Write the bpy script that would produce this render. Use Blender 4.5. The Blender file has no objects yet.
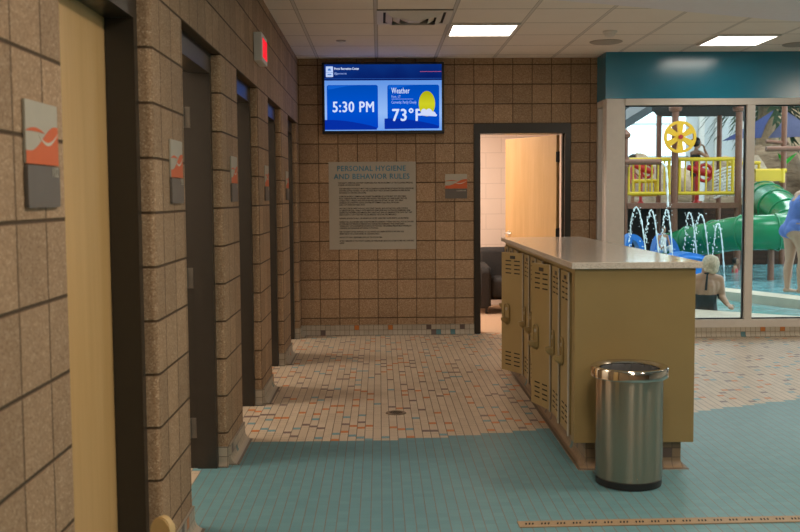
import bpy, bmesh, math, random
import numpy as np
from mathutils import Vector, Matrix, noise
random.seed(7)
PI = math.pi
sc = bpy.context.scene
col = sc.collection

# ------------------------------------------------------------------ measured view (photo is 800x532)
F, PITCH, YAW, ROLL, EYE = 981.23, .07019, .02053, -.00692, 1.4536
def cam_axes():
    cy, sy, cp, sp = math.cos(YAW), math.sin(YAW), math.cos(PITCH), math.sin(PITCH)
    fw = Vector((sy*cp, cy*cp, -sp)); rt = Vector((cy, -sy, 0)); up = rt.cross(fw)
    c, s = math.cos(ROLL), math.sin(ROLL)
    return c*rt + s*up, -s*rt + c*up, fw
RT, UP, FW = cam_axes()
def pt(u, v, Y=None, X=None, Z=None):
    d = FW*F + RT*(u-400) - UP*(v-266)
    t = Y/d.y if Y is not None else (X/d.x if X is not None else (Z-EYE)/d.z)
    return Vector((0, 0, EYE)) + d*t

# ------------------------------------------------------------------ main dimensions
B = .2032                      # block module
W = -.834                      # face of the left wall
WB = -1.037                    # its back face
D = 10.315                     # face of the back wall
ZC = 2.89                      # ceiling
ZJ = .1812                     # first bed joint
HEAD = ZJ + 10*B               # top of the door frames
E = [D-.2032-1.016-k*1.6256 for k in range(5)][::-1]
E = [e+d for e, d in zip(E, (.05, .045, .035, .03, .02))]     # far end of each pier = near side of each opening
OPEN = list(zip(E, (3.675, 5.27, 6.85, 8.47, 10.09)))
SX, SY = 2.296, 9.92           # storefront corner

# ------------------------------------------------------------------ node helpers
class NT:
    def __init__(s, name):
        s.m = bpy.data.materials.new(name); s.m.use_nodes = True
        s.t = s.m.node_tree; s.t.nodes.clear()
        s.out = s.t.nodes.new('ShaderNodeOutputMaterial')
    def n(s, typ, **kw):
        x = s.t.nodes.new(typ)
        for k, v in kw.items(): setattr(x, k, v)
        return x
    def l(s, a, b): s.t.links.new(a, b)
    def put(s, sock, v):
        if isinstance(v, bpy.types.NodeSocket): s.l(v, sock)
        elif isinstance(v, (tuple, list)): sock.default_value = tuple(v)+((1,) if len(v) == 3 and len(sock.default_value) == 4 else ())
        else: sock.default_value = v
    def m_(s, op, a, b=0.0, c=0.0):
        x = s.n('ShaderNodeMath', operation=op)
        for i, v in enumerate((a, b, c)): s.put(x.inputs[i], v)
        return x.outputs[0]
    def pos(s):
        g = s.n('ShaderNodeNewGeometry'); x = s.n('ShaderNodeSeparateXYZ'); s.l(g.outputs['Position'], x.inputs[0])
        y = s.n('ShaderNodeSeparateXYZ'); s.l(g.outputs['True Normal'], y.inputs[0])
        return g.outputs['Position'], x.outputs, y.outputs
    def mix(s, f, a, b, typ='MIX'):
        x = s.n('ShaderNodeMix', data_type='RGBA', blend_type=typ)
        s.put(x.inputs['Factor'], f); s.put(x.inputs['A'], a); s.put(x.inputs['B'], b)
        return x.outputs['Result']
    def comb(s, a, b, c=0.0):
        x = s.n('ShaderNodeCombineXYZ')
        for i, v in enumerate((a, b, c)): s.put(x.inputs[i], v)
        return x.outputs[0]
    def rnd(s, v):
        x = s.n('ShaderNodeTexWhiteNoise', noise_dimensions='3D'); s.l(v, x.inputs['Vector'])
        return x.outputs['Value'], x.outputs['Color']
    def noise(s, scale, vec=None, detail=3, rough=.6):
        x = s.n('ShaderNodeTexNoise'); x.inputs['Scale'].default_value = scale; x.inputs['Detail'].default_value = detail
        x.inputs['Roughness'].default_value = rough
        if vec is not None: s.l(vec, x.inputs['Vector'])
        return x.outputs['Fac']
    def voro(s, scale, vec):
        x = s.n('ShaderNodeTexVoronoi'); x.inputs['Scale'].default_value = scale; s.l(vec, x.inputs['Vector'])
        return x.outputs['Distance'], x.outputs['Color']
    def ramp(s, f, stops):
        x = s.n('ShaderNodeValToRGB'); s.put(x.inputs[0], f); e = x.color_ramp.elements
        while len(e) < len(stops): e.new(.5)
        for i, (p, c) in enumerate(stops): e[i].position = p; e[i].color = tuple(c)+(1,)
        return x.outputs[0]
    def bsdf(s, base, rough=.5, metal=0., spec=.5, bump=None, bstr=.3, bdist=.003, **kw):
        x = s.n('ShaderNodeBsdfPrincipled')
        s.put(x.inputs['Base Color'], base); s.put(x.inputs['Roughness'], rough); s.put(x.inputs['Metallic'], metal)
        x.inputs['Specular IOR Level'].default_value = spec
        for k, v in kw.items(): s.put(x.inputs[k.replace('_', ' ')], v)
        if bump is not None:
            b = s.n('ShaderNodeBump'); b.inputs['Strength'].default_value = bstr; b.inputs['Distance'].default_value = bdist
            s.l(bump, b.inputs['Height']); s.l(b.outputs[0], x.inputs['Normal'])
        s.l(x.outputs[0], s.out.inputs[0]); return x

def flat(name, base, rough=.5, metal=0., var=.08, scale=18, spec=.5, **kw):
    t = NT(name); p, xyz, nn = t.pos()
    f = t.noise(scale, p)
    lo = tuple(c*(1-var) for c in base); hi = tuple(min(1, c*(1+var)) for c in base)
    t.bsdf(t.ramp(f, [(.3, lo), (.7, hi)]), rough, metal, spec, **kw); return t.m

def emit(name, c, s=1.0):
    t = NT(name); x = t.n('ShaderNodeEmission'); t.put(x.inputs[0], c); x.inputs[1].default_value = s
    t.l(x.outputs[0], t.out.inputs[0]); return t.m

def wall_u(t, xyz, nn, x0, y0):
    """running coordinate along an upright face: Y on faces that look along X, X on the others"""
    side = t.m_('GREATER_THAN', t.m_('ABSOLUTE', nn[0]), .7072)
    a = t.m_('SUBTRACT', xyz[0], x0); b = t.m_('SUBTRACT', y0, xyz[1])
    return t.m_('ADD', t.m_('MULTIPLY', side, b), t.m_('MULTIPLY', t.m_('SUBTRACT', 1.0, side), a)), side

def block_material():
    t = NT('ground_face_block'); p, xyz, nn = t.pos()
    u, side = wall_u(t, xyz, nn, W, D)
    u = t.m_('ADD', u, t.m_('MULTIPLY', t.m_('MULTIPLY', side, t.m_('LESS_THAN', xyz[1], 2.65)), .085))
    u = t.m_('DIVIDE', u, B); v = t.m_('DIVIDE', t.m_('SUBTRACT', xyz[2], ZJ), B)
    iu, iv = t.m_('FLOOR', u), t.m_('FLOOR', v)
    def edge(x, w): # 1 on the joint
        d = t.m_('ABSOLUTE', t.m_('SUBTRACT', t.m_('FRACT', x), .5))
        r = t.n('ShaderNodeMapRange', interpolation_type='SMOOTHSTEP')
        t.put(r.inputs[0], d); r.inputs[1].default_value = .5-w*1.7; r.inputs[2].default_value = .5-w*.6
        return r.outputs[0]
    jv, ju = edge(v, .020), edge(u, .017)
    joint = t.m_('MAXIMUM', t.m_('MULTIPLY', ju, .85), jv)
    rv, rc = t.rnd(t.comb(iu, iv, side))
    d, vc = t.voro(190, p); n1 = t.noise(300, p, 2); n2 = t.noise(7, p, 3)
    sep = t.n('ShaderNodeSeparateColor'); t.l(vc, sep.inputs[0])
    agg = t.ramp(t.m_('ADD', t.m_('MULTIPLY', sep.outputs[0], .75), t.m_('MULTIPLY', n1, .25)),
        [(.10, (.250, .157, .090)), (.45, (.345, .223, .133)), (.75, (.40, .267, .164)), (.94, (.62, .47, .33))])
    tone = t.m_('ADD', .80, t.m_('ADD', t.m_('MULTIPLY', rv, .26), t.m_('MULTIPLY', n2, .22)))
    tint = t.n('ShaderNodeVectorMath', operation='SCALE'); t.l(agg, tint.inputs[0]); t.l(tone, tint.inputs['Scale'])
    c = t.mix(joint, tint.outputs[0], (.085, .050, .026))
    h = t.m_('SUBTRACT', t.m_('MULTIPLY', n1, .15), joint)
    t.bsdf(c, .72, 0, .3, bump=h, bstr=.7, bdist=.006); return t.m

TEAL_PTS = [(-.785,5.791),(-.487,5.801),(-.008,5.821),(.356,5.858),(.728,5.915),(2.11,6.491),(2.438,6.6),(2.73,6.75),(2.981,6.839)]
TC = np.polyfit([a for a, b in TEAL_PTS], [b for a, b in TEAL_PTS], 3)
def curve_y(x):
    c = min(max(x, -.9), 3.2)
    return float(np.polyval(TC, c)) + .36*max(0, x-3.2)

def floor_material():
    t = NT('mosaic_tile_floor'); p, xyz, nn = t.pos(); S = .0508
    X, Y = xyz[0], xyz[1]
    u = t.m_('DIVIDE', X, S); v = t.m_('DIVIDE', Y, S); iu, iv = t.m_('FLOOR', u), t.m_('FLOOR', v)
    fu, fv = t.m_('FRACT', u), t.m_('FRACT', v)
    def near_edge(f, w): return t.m_('GREATER_THAN', t.m_('ABSOLUTE', t.m_('SUBTRACT', f, .5)), .5-w)
    # where the sea-green field lies (stepped along whole tiles)
    xc = t.m_('MULTIPLY', t.m_('ADD', iu, .5), S); yc = t.m_('MULTIPLY', t.m_('ADD', iv, .5), S)
    xx = t.m_('MINIMUM', t.m_('MAXIMUM', xc, -.9), 3.2)
    poly = t.m_('ADD', t.m_('MULTIPLY', t.m_('ADD', t.m_('MULTIPLY', t.m_('ADD', t.m_('MULTIPLY', xx, float(TC[0])), float(TC[1])), xx), float(TC[2])), xx), float(TC[3]))
    poly = t.m_('ADD', poly, t.m_('MULTIPLY', t.m_('MAXIMUM', t.m_('SUBTRACT', xc, 3.2), 0.), .36))
    teal = t.m_('MULTIPLY', t.m_('LESS_THAN', yc, poly), t.m_('GREATER_THAN', xc, -.965))
    # beige columns: 2 in x 6 in tiles with 2 in accents
    r0, _ = t.rnd(t.comb(iu, 3.3, 0.)); L = 4
    vo = t.m_('ADD', v, t.m_('FLOOR', t.m_('MULTIPLY', r0, 40.)))
    cj = t.m_('FLOOR', t.m_('DIVIDE', vo, L)); k = t.m_('FLOOR', t.m_('MULTIPLY', t.m_('FRACT', t.m_('DIVIDE', vo, L)), L))
    rA, cA = t.rnd(t.comb(iu, cj, 7.7)); sp = t.n('ShaderNodeSeparateColor'); t.l(cA, sp.inputs[0])
    slot = t.m_('FLOOR', t.m_('MULTIPLY', sp.outputs[0], 3.999))
    here = t.m_('COMPARE', k, slot, .1)
    acc = t.m_('MULTIPLY', here, t.m_('LESS_THAN', rA, .37))
    hue = t.ramp(sp.outputs[1], [(0, (.64, .215, .05)), (.36, (.17, .36, .42)), (.64, (.205, .14, .13)), (1, (.205, .14, .13))])
    hue.node.color_ramp.interpolation = 'CONSTANT'
    nn1 = t.noise(1.3, p, 2); rT, _ = t.rnd(t.comb(iu, cj, 1.1))
    beige = t.ramp(t.m_('ADD', t.m_('MULTIPLY', rT, .6), t.m_('MULTIPLY', nn1, .4)), [(.1, (.535, .425, .31)), (.9, (.62, .505, .38))])
    kk = t.m_('MULTIPLY', here, near_edge(fv, .055))
    gb = t.m_('MAXIMUM', near_edge(fu, .050), kk)
    cb = t.mix(acc, beige, hue); cb = t.mix(t.m_('MULTIPLY', gb, .85), cb, (.16, .115, .08))
    rS, _ = t.rnd(t.comb(iu, iv, 5.))
    tl = t.ramp(t.m_('ADD', t.m_('MULTIPLY', rS, .5), t.m_('MULTIPLY', nn1, .5)), [(.1, (.118, .262, .295)), (.9, (.150, .308, .342))])
    gt = t.m_('MAXIMUM', near_edge(fu, .042), t.m_('MULTIPLY', near_edge(fv, .035), .35))
    ct = t.mix(t.m_('MULTIPLY', gt, .85), tl, (.20, .14, .095))
    c = t.mix(teal, cb, ct)
    carpet = t.m_('MULTIPLY', t.m_('GREATER_THAN', Y, D+.04), t.m_('LESS_THAN', X, 2.4))
    c = t.mix(carpet, c, t.ramp(t.noise(90, p, 2), [(.3, (.46, .30, .19)), (.7, (.56, .38, .25))]))
    g = t.m_('MAXIMUM', gb, gt)
    t.bsdf(c, t.m_('ADD', .42, t.m_('MULTIPLY', carpet, .5)), 0, .4, bump=t.m_('SUBTRACT', 1., g), bstr=.25, bdist=.002); return t.m

def tile_base_material(name='tile_base', base=(.42, .36, .285), acc_p=.07, x0=W, y0=D, z0=.004):
    t = NT(name); p, xyz, nn = t.pos(); S = .0508
    u, side = wall_u(t, xyz, nn, x0, y0); u = t.m_('DIVIDE', u, S); v = t.m_('DIVIDE', t.m_('SUBTRACT', xyz[2], z0), S)
    iu, iv = t.m_('FLOOR', u), t.m_('FLOOR', v)
    def ne(f, w): return t.m_('GREATER_THAN', t.m_('ABSOLUTE', t.m_('SUBTRACT', t.m_('FRACT', f), .5)), .5-w)
    r, c = t.rnd(t.comb(iu, iv, side)); sp = t.n('ShaderNodeSeparateColor'); t.l(c, sp.inputs[0])
    hue = t.ramp(sp.outputs[1], [(0, (.08, .19, .21)), (.42, (.12, .085, .075)), (.78, (.5, .17, .04))]); hue.node.color_ramp.interpolation = 'CONSTANT'
    b = t.ramp(sp.outputs[2], [(0, tuple(x*.92 for x in base)), (1, tuple(x*1.08 for x in base))])
    cc = t.mix(t.m_('LESS_THAN', r, acc_p), b, hue)
    g = t.m_('MAXIMUM', ne(u, .04), ne(v, .04))
    t.bsdf(t.mix(t.m_('MULTIPLY', g, .8), cc, (.11, .085, .065)), .4, 0, .4); return t.m

def ceiling_material():
    t = NT('acoustic_ceiling'); p, xyz, nn = t.pos(); S = .6096
    u = t.m_('DIVIDE', t.m_('SUBTRACT', xyz[0], W+.207), S); v = t.m_('DIVIDE', t.m_('SUBTRACT', xyz[1], 10.077), S)
    def band(f, lo, hi):
        a = t.m_('ABSOLUTE', t.m_('SUBTRACT', t.m_('FRACT', t.m_('ADD', f, .5)), .5))
        return t.m_('MULTIPLY', t.m_('GREATER_THAN', a, lo), t.m_('LESS_THAN', a, hi))
    bar = t.m_('MAXIMUM', band(u, -1, .018), band(v, -1, .014))
    sh = t.m_('MAXIMUM', band(u, .018, .025), band(v, .014, .021))  # shadow lines along the grid bars, painted into the ceiling colour
    f = t.noise(140, p, 3); f2 = t.noise(3, p)
    c = t.ramp(t.m_('ADD', t.m_('MULTIPLY', f, .4), t.m_('MULTIPLY', f2, .6)), [(.3, (.86, .80, .735)), (.7, (.91, .85, .785))])
    wide = t.m_('MULTIPLY', band(u, -1, .030), t.m_('MULTIPLY', t.m_('GREATER_THAN', xyz[0], -.3), t.m_('LESS_THAN', xyz[0], .9)))  # bluish reflection on two long bars, painted as a wider band
    c = t.mix(bar, c, (.72, .68, .64)); c = t.mix(wide, c, (.60, .59, .60)); c = t.mix(sh, c, (.42, .37, .32))
    t.bsdf(c, .9, 0, .1, bump=f, bstr=.15, bdist=.002); return t.m

def wood_material(name, a, b, rough=.4):
    t = NT(name); p, xyz, nn = t.pos()
    v = t.comb(t.m_('MULTIPLY', xyz[0], 9.), t.m_('MULTIPLY', xyz[1], 9.), t.m_('MULTIPLY', xyz[2], .7))
    f = t.noise(1.4, v, 5, .55); f2 = t.noise(9, v, 3)
    t.bsdf(t.ramp(t.m_('ADD', t.m_('MULTIPLY', f, .8), t.m_('MULTIPLY', f2, .2)), [(.3, a), (.7, b)]), rough, 0, .45); return t.m

def steel_material(name, base=(.50, .46, .41), rough=.24, streak=0.):
    t = NT(name); p, xyz, nn = t.pos()
    v = t.comb(t.m_('MULTIPLY', xyz[0], 3.), t.m_('MULTIPLY', xyz[1], 3.), t.m_('MULTIPLY', xyz[2], 300.))
    f = t.noise(2., v, 3)
    x = t.bsdf(t.mix(f, tuple(x*.9 for x in base), base), t.m_('ADD', rough, t.m_('MULTIPLY', f, .05)), 1.0, .5, Anisotropic=streak, Anisotropic_Rotation=.25)
    if streak:
        g = t.n('ShaderNodeTangent', direction_type='RADIAL', axis='Z'); t.l(g.outputs[0], x.inputs['Tangent'])
    return t.m

def glass_material(name, tint=(.93, .97, .96)):
    t = NT(name)
    a = t.n('ShaderNodeBsdfTransparent'); a.inputs[0].default_value = tuple(tint)+(1,)
    g = t.n('ShaderNodeBsdfGlossy'); g.inputs['Roughness'].default_value = .02
    fr = t.n('ShaderNodeFresnel'); fr.inputs[0].default_value = 1.45
    mx = t.n('ShaderNodeMixShader'); t.l(fr.outputs[0], mx.inputs[0]); t.l(a.outputs[0], mx.inputs[1]); t.l(g.outputs[0], mx.inputs[2])
    t.l(mx.outputs[0], t.out.inputs[0]); return t.m

def water_material(name, deep, shal, foam=0.):
    t = NT(name); p, xyz, nn = t.pos()
    n1 = t.noise(2.6, p, 4, .6); n2 = t.noise(9, p, 3)
    h = t.m_('ADD', t.m_('MULTIPLY', n1, .7), t.m_('MULTIPLY', n2, .3))
    c = t.ramp(h, [(.36, deep), (.62, shal)])
    if foam: c = t.mix(t.m_('MULTIPLY', t.ramp(t.noise(2.2, p, 6, .7), [(.42, (0, 0, 0)), (.62, (1, 1, 1))]), foam), c, (.86, .92, .92))
    t.bsdf(c, .09, 0, .5, bump=h, bstr=.6, bdist=.05); return t.m

def counter_material():
    t = NT('speckled_solid_surface'); p, xyz, nn = t.pos()
    d, vc = t.voro(260, p); s = t.n('ShaderNodeSeparateColor'); t.l(vc, s.inputs[0])
    t.bsdf(t.ramp(s.outputs[0], [(.05, (.52, .46, .40)), (.3, (.68, .61, .54)), (.9, (.75, .68, .61))]), .13, 0, .5); return t.m

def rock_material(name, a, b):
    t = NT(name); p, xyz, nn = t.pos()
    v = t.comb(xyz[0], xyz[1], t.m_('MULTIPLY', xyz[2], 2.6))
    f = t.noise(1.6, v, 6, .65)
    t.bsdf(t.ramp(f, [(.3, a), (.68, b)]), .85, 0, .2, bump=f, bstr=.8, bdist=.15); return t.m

def painted_block(name, base):
    t = NT(name); p, xyz, nn = t.pos()
    u, side = wall_u(t, xyz, nn, 0., 0.); u = t.m_('DIVIDE', u, .4064); v = t.m_('DIVIDE', xyz[2], B)
    u = t.m_('ADD', u, t.m_('MULTIPLY', t.m_('FRACT', t.m_('MULTIPLY', t.m_('FLOOR', v), .5)), 1.))
    def ne(f, w): return t.m_('GREATER_THAN', t.m_('ABSOLUTE', t.m_('SUBTRACT', t.m_('FRACT', f), .5)), .5-w)
    g = t.m_('MAXIMUM', ne(u, .010), ne(v, .022))
    t.bsdf(t.mix(t.m_('MULTIPLY', g, .35), base, tuple(x*.55 for x in base)), .55, 0, .3, bump=t.m_('SUBTRACT', 1., g), bstr=.3, bdist=.004); return t.m

def brick_material(name, a, b, mortar):
    t = NT(name); p, xyz, nn = t.pos()
    u, side = wall_u(t, xyz, nn, 0., 0.)
    x = t.n('ShaderNodeTexBrick'); t.l(t.comb(u, xyz[2], 0.), x.inputs['Vector'])
    x.inputs['Color1'].default_value = tuple(a)+(1,); x.inputs['Color2'].default_value = tuple(b)+(1,); x.inputs['Mortar'].default_value = tuple(mortar)+(1,)
    x.inputs['Scale'].default_value = 1.; x.inputs['Brick Width'].default_value = .3; x.inputs['Row Height'].default_value = .1; x.inputs['Mortar Size'].default_value = .008
    t.bsdf(x.outputs['Color'], .75, 0, .2); return t.m

M = {}
def mats():
    M['block'] = block_material(); M['floor'] = floor_material(); M['base'] = tile_base_material()
    M['plinth'] = tile_base_material('plinth_tile', (.25, .175, .11), .05)
    M['curb'] = tile_base_material('curb_tile', (.48, .42, .33), .04)
    M['ceil'] = ceiling_material()
    M['gyp'] = flat('painted_gypsum', (.84, .81, .86), .8, var=.02)
    M['white'] = flat('white_paint', (.72, .68, .62), .7, var=.03)
    M['cool'] = flat('pale_grey_paint', (.58, .62, .64), .7, var=.03)
    M['frame'] = flat('dark_brown_steel', (.029, .024, .019), .30, var=.05, spec=.5)
    M['maple'] = wood_material('maple_veneer', (.60, .365, .145), (.71, .46, .21))
    M['pale_wood'] = wood_material('pale_wood', (.62, .43, .20), (.72, .52, .27))
    M['nickel'] = steel_material('satin_nickel', (.62, .58, .53), .3)
    M['alu'] = flat('champagne_aluminium', (.72, .67, .615), .4, 0., var=.03)
    M['alul'] = flat('light_aluminium', (.62, .58, .52), .35, .3, var=.03)
    M['rubber'] = flat('black_gasket', (.012, .012, .014), .5)
    M['teal'] = flat('teal_paint', (.004, .20, .325), .21, spec=.9, var=.03, scale=4)
    M['locker'] = flat('tan_locker_enamel', (.315, .222, .090), .38, var=.03, scale=6)
    M['lockin'] = flat('locker_inside', (.16, .115, .045), .6)
    M['dark'] = flat('dark_opening', (.012, .010, .008), .8)
    M['strip'] = flat('worn_hinge_metal', (.48, .44, .37), .4, .4)
    M['counter'] = counter_material()
    M['steel'] = steel_material('brushed_steel', (.50, .40, .31), .20, 1.0)
    M['chrome'] = steel_material('polished_steel', (.70, .65, .58), .08)
    M['liner'] = flat('grey_bin_liner', (.10, .10, .105), .3)
    M['plastic'] = flat('black_plastic', (.014, .013, .014), .42)
    M['cream'] = flat('cream_sign', (.46, .42, .34), .5, var=.03)
    M['creaml'] = flat('light_cream_print', (.62, .57, .48), .5, var=.02)
    M['orange'] = flat('orange_print', (.66, .13, .035), .5, var=.03)
    M['grey'] = flat('grey_sign_plate', (.135, .115, .10), .45, var=.04)
    M['ink'] = flat('dark_ink', (.06, .05, .045), .7)
    M['blueink'] = flat('blue_grey_ink', (.10, .25, .34), .6)
    M['rules'] = flat('rules_board', (.41, .37, .305), .5, var=.02)
    M['glass'] = glass_material('clear_glass')
    M['troffer'] = emit('light_diffuser', (1, .92, .80), 8.)
    M['lampw'] = flat('white_metal', (.75, .72, .68), .5, var=.02)
    M['grille'] = flat('grey_grille', (.42, .385, .345), .6, var=.05)
    M['bronze'] = steel_material('bronze_drain', (.30, .21, .13), .4)
    M['drainb'] = flat('bronze_brown', (.20, .14, .09), .4); M['hinge'] = flat('dull_hinge_steel', (.16, .145, .125), .4, .4)
    M['trench'] = flat('tan_drain_cover', (.36, .25, .15), .5, var=.1, scale=60)
    M['chair'] = flat('dark_grey_upholstery', (.022, .020, .019), .75, var=.2, scale=40)
    M['warmwall'] = painted_block('warm_painted_block', (.76, .64, .55))
    # pool hall
    M['deck'] = flat('cream_pool_deck', (.62, .53, .41), .6, var=.1, scale=5)
    M['poolfar'] = water_material('pool_water', (.06, .30, .36), (.30, .60, .64))
    M['poolnear'] = water_material('churned_pool_water', (.03, .27, .31), (.14, .47, .49), .42)
    M['basin'] = flat('pale_blue_basin', (.30, .55, .60), .6)
    M['brick'] = brick_material('dark_brick', (.055, .028, .020), (.085, .042, .028), (.04, .028, .022))
    M['shade'] = flat('under_platform_shade', (.030, .026, .026), .9)
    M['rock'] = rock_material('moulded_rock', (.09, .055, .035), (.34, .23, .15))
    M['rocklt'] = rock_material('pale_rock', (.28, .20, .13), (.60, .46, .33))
    M['post'] = flat('brown_play_post', (.22, .085, .048), .5, var=.12)
    M['roofd'] = flat('dark_play_roof', (.022, .018, .016), .9)
    M['yellow'] = flat('yellow_play_plastic', (.72, .47, .015), .4, var=.04)
    M['wheelc'] = flat('amber_wheel_plastic', (.95, .48, .012), .4, var=.04)
    M['red'] = flat('red_play_plastic', (.50, .02, .02), .35, var=.05)
    M['green'] = flat('green_slide_plastic', (.006, .20, .075), .22, var=.15, scale=2)
    M['leaf'] = flat('leaf_green_plastic', (.10, .55, .10), .4)
    M['blue'] = flat('blue_play_plastic', (.02, .19, .62), .3, var=.05)
    M['sail'] = flat('blue_violet_sail', (.16, .19, .40), .8, var=.06)
    M['sailp'] = flat('pale_violet_sail', (.30, .28, .42), .8, var=.06)
    M['jet'] = flat('white_water', (.92, .95, .96), .25, var=.02)
    M['rope'] = flat('white_rope', (.74, .74, .72), .7)
    M['palmt'] = flat('palm_bark', (.26, .17, .10), .85, var=.3, scale=14)
    M['frond'] = flat('palm_green', (.035, .075, .03), .6, var=.3)
    M['sand'] = flat('tan_wall_paint', (.40, .27, .16), .8, var=.05)
    M['truss'] = flat('grey_truss', (.11, .12, .13), .6)
    M['skin'] = flat('skin', (.50, .27, .165), .5, var=.04, Subsurface_Weight=0.0)
    M['skin2'] = flat('fair_skin', (.56, .33, .22), .5, var=.04)
    M['skin3'] = flat('tan_skin', (.40, .21, .125), .5, var=.04)
    M['suitk'] = flat('black_swim_fabric', (.010, .012, .014), .6)
    M['suitb'] = flat('periwinkle_swim_fabric', (.12, .20, .55), .6)
    M['suitr'] = flat('coral_swim_fabric', (.65, .09, .10), .6)
    M['blond'] = flat('ash_blond_hair', (.64, .50, .35), .6, var=.3, scale=30)
    M['brownh'] = flat('dark_brown_hair', (.022, .014, .010), .5)
    M['eye'] = flat('dark_eye', (.02, .015, .012), .3)
mats()

# ------------------------------------------------------------------ mesh helpers
def add_box(bm, x0, x1, y0, y1, z0, z1, mx=None, bev=0., seg=2):
    vs = [bm.verts.new((x, y, z)) for x in (x0, x1) for y in (y0, y1) for z in (z0, z1)]
    fs = [bm.faces.new([vs[i] for i in f]) for f in ((0,1,3,2),(4,6,7,5),(0,4,5,1),(2,3,7,6),(0,2,6,4),(1,5,7,3))]
    if bev:
        es = list({e for f in fs for e in f.edges})
        r = bmesh.ops.bevel(bm, geom=es, offset=bev, segments=seg, affect='EDGES', profile=.5)
        vs = list({v for f in r['faces'] for v in f.verts} | {v for v in vs if v.is_valid})
    if mx is not None: bmesh.ops.transform(bm, matrix=mx, verts=[v for v in vs if v.is_valid])
    return vs
def add_prism(bm, poly, a0, a1, axis='Z'):
    """closed 2D outline swept from a0 to a1 along an axis; outline coordinates are the two other axes in XYZ order"""
    def p(q, a): return {'Z': (q[0], q[1], a), 'Y': (q[0], a, q[1]), 'X': (a, q[0], q[1])}[axis]
    lo = [bm.verts.new(p(q, a0)) for q in poly]; hi = [bm.verts.new(p(q, a1)) for q in poly]
    n = len(poly); bm.faces.new(lo); bm.faces.new(hi)
    for i in range(n): bm.faces.new((lo[i], lo[(i+1) % n], hi[(i+1) % n], hi[i]))
    return lo+hi
def frames(path, closed=False):
    n = len(path); T = []
    for i in range(n):
        a = path[i-1] if (i > 0 or closed) else path[i]; b = path[(i+1) % n] if (i < n-1 or closed) else path[i]
        T.append((b-a).normalized())
    ref = Vector((0, 0, 1)) if abs(T[0].z) < .9 else Vector((0, 1, 0))
    N = [(ref-T[0]*ref.dot(T[0])).normalized()]
    for i in range(1, n):
        q = N[-1]-T[i]*N[-1].dot(T[i]); N.append(q.normalized() if q.length > 1e-6 else N[-1])
    return [(T[i], N[i], T[i].cross(N[i])) for i in range(n)]
def add_tube(bm, path, r, seg=12, cap=True, closed=False):
    path = [Vector(p) for p in path]; fr = frames(path, closed); rings = []
    for i, (p, (t, a, b)) in enumerate(zip(path, fr)):
        rr = r[i] if isinstance(r, (list, tuple)) else r
        rings.append([bm.verts.new(p+(a*math.cos(2*PI*k/seg)+b*math.sin(2*PI*k/seg))*rr) for k in range(seg)])
    n = len(rings)
    for i in range(n if closed else n-1):
        A, Bq = rings[i], rings[(i+1) % n]
        for k in range(seg): bm.faces.new((A[k], A[(k+1) % seg], Bq[(k+1) % seg], Bq[k]))
    if cap and not closed: bm.faces.new(rings[0]); bm.faces.new(rings[-1])
    return rings
def add_lathe(bm, prof, c=(0, 0, 0), seg=32, cap0=True, cap1=True, loop=False):
    rings = [[bm.verts.new((c[0]+r*math.cos(2*PI*k/seg), c[1]+r*math.sin(2*PI*k/seg), c[2]+z)) for k in range(seg)] for r, z in prof]
    n = len(rings)
    for i in range(n if loop else n-1):
        A, Bq = rings[i], rings[(i+1) % n]
        for k in range(seg): bm.faces.new((A[k], A[(k+1) % seg], Bq[(k+1) % seg], Bq[k]))
    if not loop:
        if cap0: bm.faces.new(rings[0])
        if cap1: bm.faces.new(rings[-1])
def add_ball(bm, c, r, mx=None, u=16, v=10):
    q = bmesh.ops.create_uvsphere(bm, u_segments=u, v_segments=v, radius=1.)
    r = r if isinstance(r, (tuple, list)) else (r, r, r)
    m = Matrix.Translation(Vector(c)) @ (mx or Matrix.Identity(4)) @ Matrix.Diagonal((*r, 1))
    bmesh.ops.transform(bm, matrix=m, verts=q['verts']); return q['verts']
def smoothpath(pts, n=8):
    pts = [Vector(p) for p in pts]; out = []
    for i in range(len(pts)-1):
        p0, p1, p2, p3 = pts[max(i-1, 0)], pts[i], pts[i+1], pts[min(i+2, len(pts)-1)]
        for k in range(n):
            s = k/n
            out.append(.5*((2*p1)+(p2-p0)*s+(2*p0-5*p1+4*p2-p3)*s*s+(3*p1-p0-3*p2+p3)*s**3))
    return out+[pts[-1]]
def obj(name, bm, mat, parent=None, smooth=None, recalc=True, **props):
    if isinstance(bm, bmesh.types.BMesh):
        if recalc: bmesh.ops.recalc_face_normals(bm, faces=bm.faces)
        me = bpy.data.meshes.new(name); bm.to_mesh(me); bm.free()
    else: me = bm
    me.materials.clear(); me.materials.append(M[mat] if isinstance(mat, str) else mat)
    if smooth is not None:
        me.polygons.foreach_set('use_smooth', [True]*len(me.polygons))
        if smooth < 179: me.set_sharp_from_angle(angle=math.radians(smooth))
    o = bpy.data.objects.new(name, me); col.objects.link(o)
    if parent: o.parent = parent
    for k, v in props.items(): o[k] = v
    return o
def nb(): return bmesh.new()
def box(name, mat, x0, x1, y0, y1, z0, z1, parent=None, bev=0., **props):
    bm = nb(); add_box(bm, x0, x1, y0, y1, z0, z1, bev=bev); return obj(name, bm, mat, parent, **props)
def struct(name, bm, mat, smooth=None): return obj(name, bm, mat, None, smooth, kind='structure')
def tag(o, label, cat, group=None):
    o['label'] = label; o['category'] = cat
    if group: o['group'] = group
    return o
def thing(name, label, cat, loc=(0, 0, 0), rz=0., group=None):
    o = bpy.data.objects.new(name, None); col.objects.link(o); o.location = loc; o.rotation_euler = (0, 0, rz)
    o.empty_display_size = .1
    return tag(o, label, cat, group)
def kids(o): return [c for c in bpy.data.objects if c.parent == o]
def copy_tree(o, parent=None):
    c = o.copy(); col.objects.link(c)
    if parent: c.parent = parent
    for ch in kids(o): copy_tree(ch, c)
    return c
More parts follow.
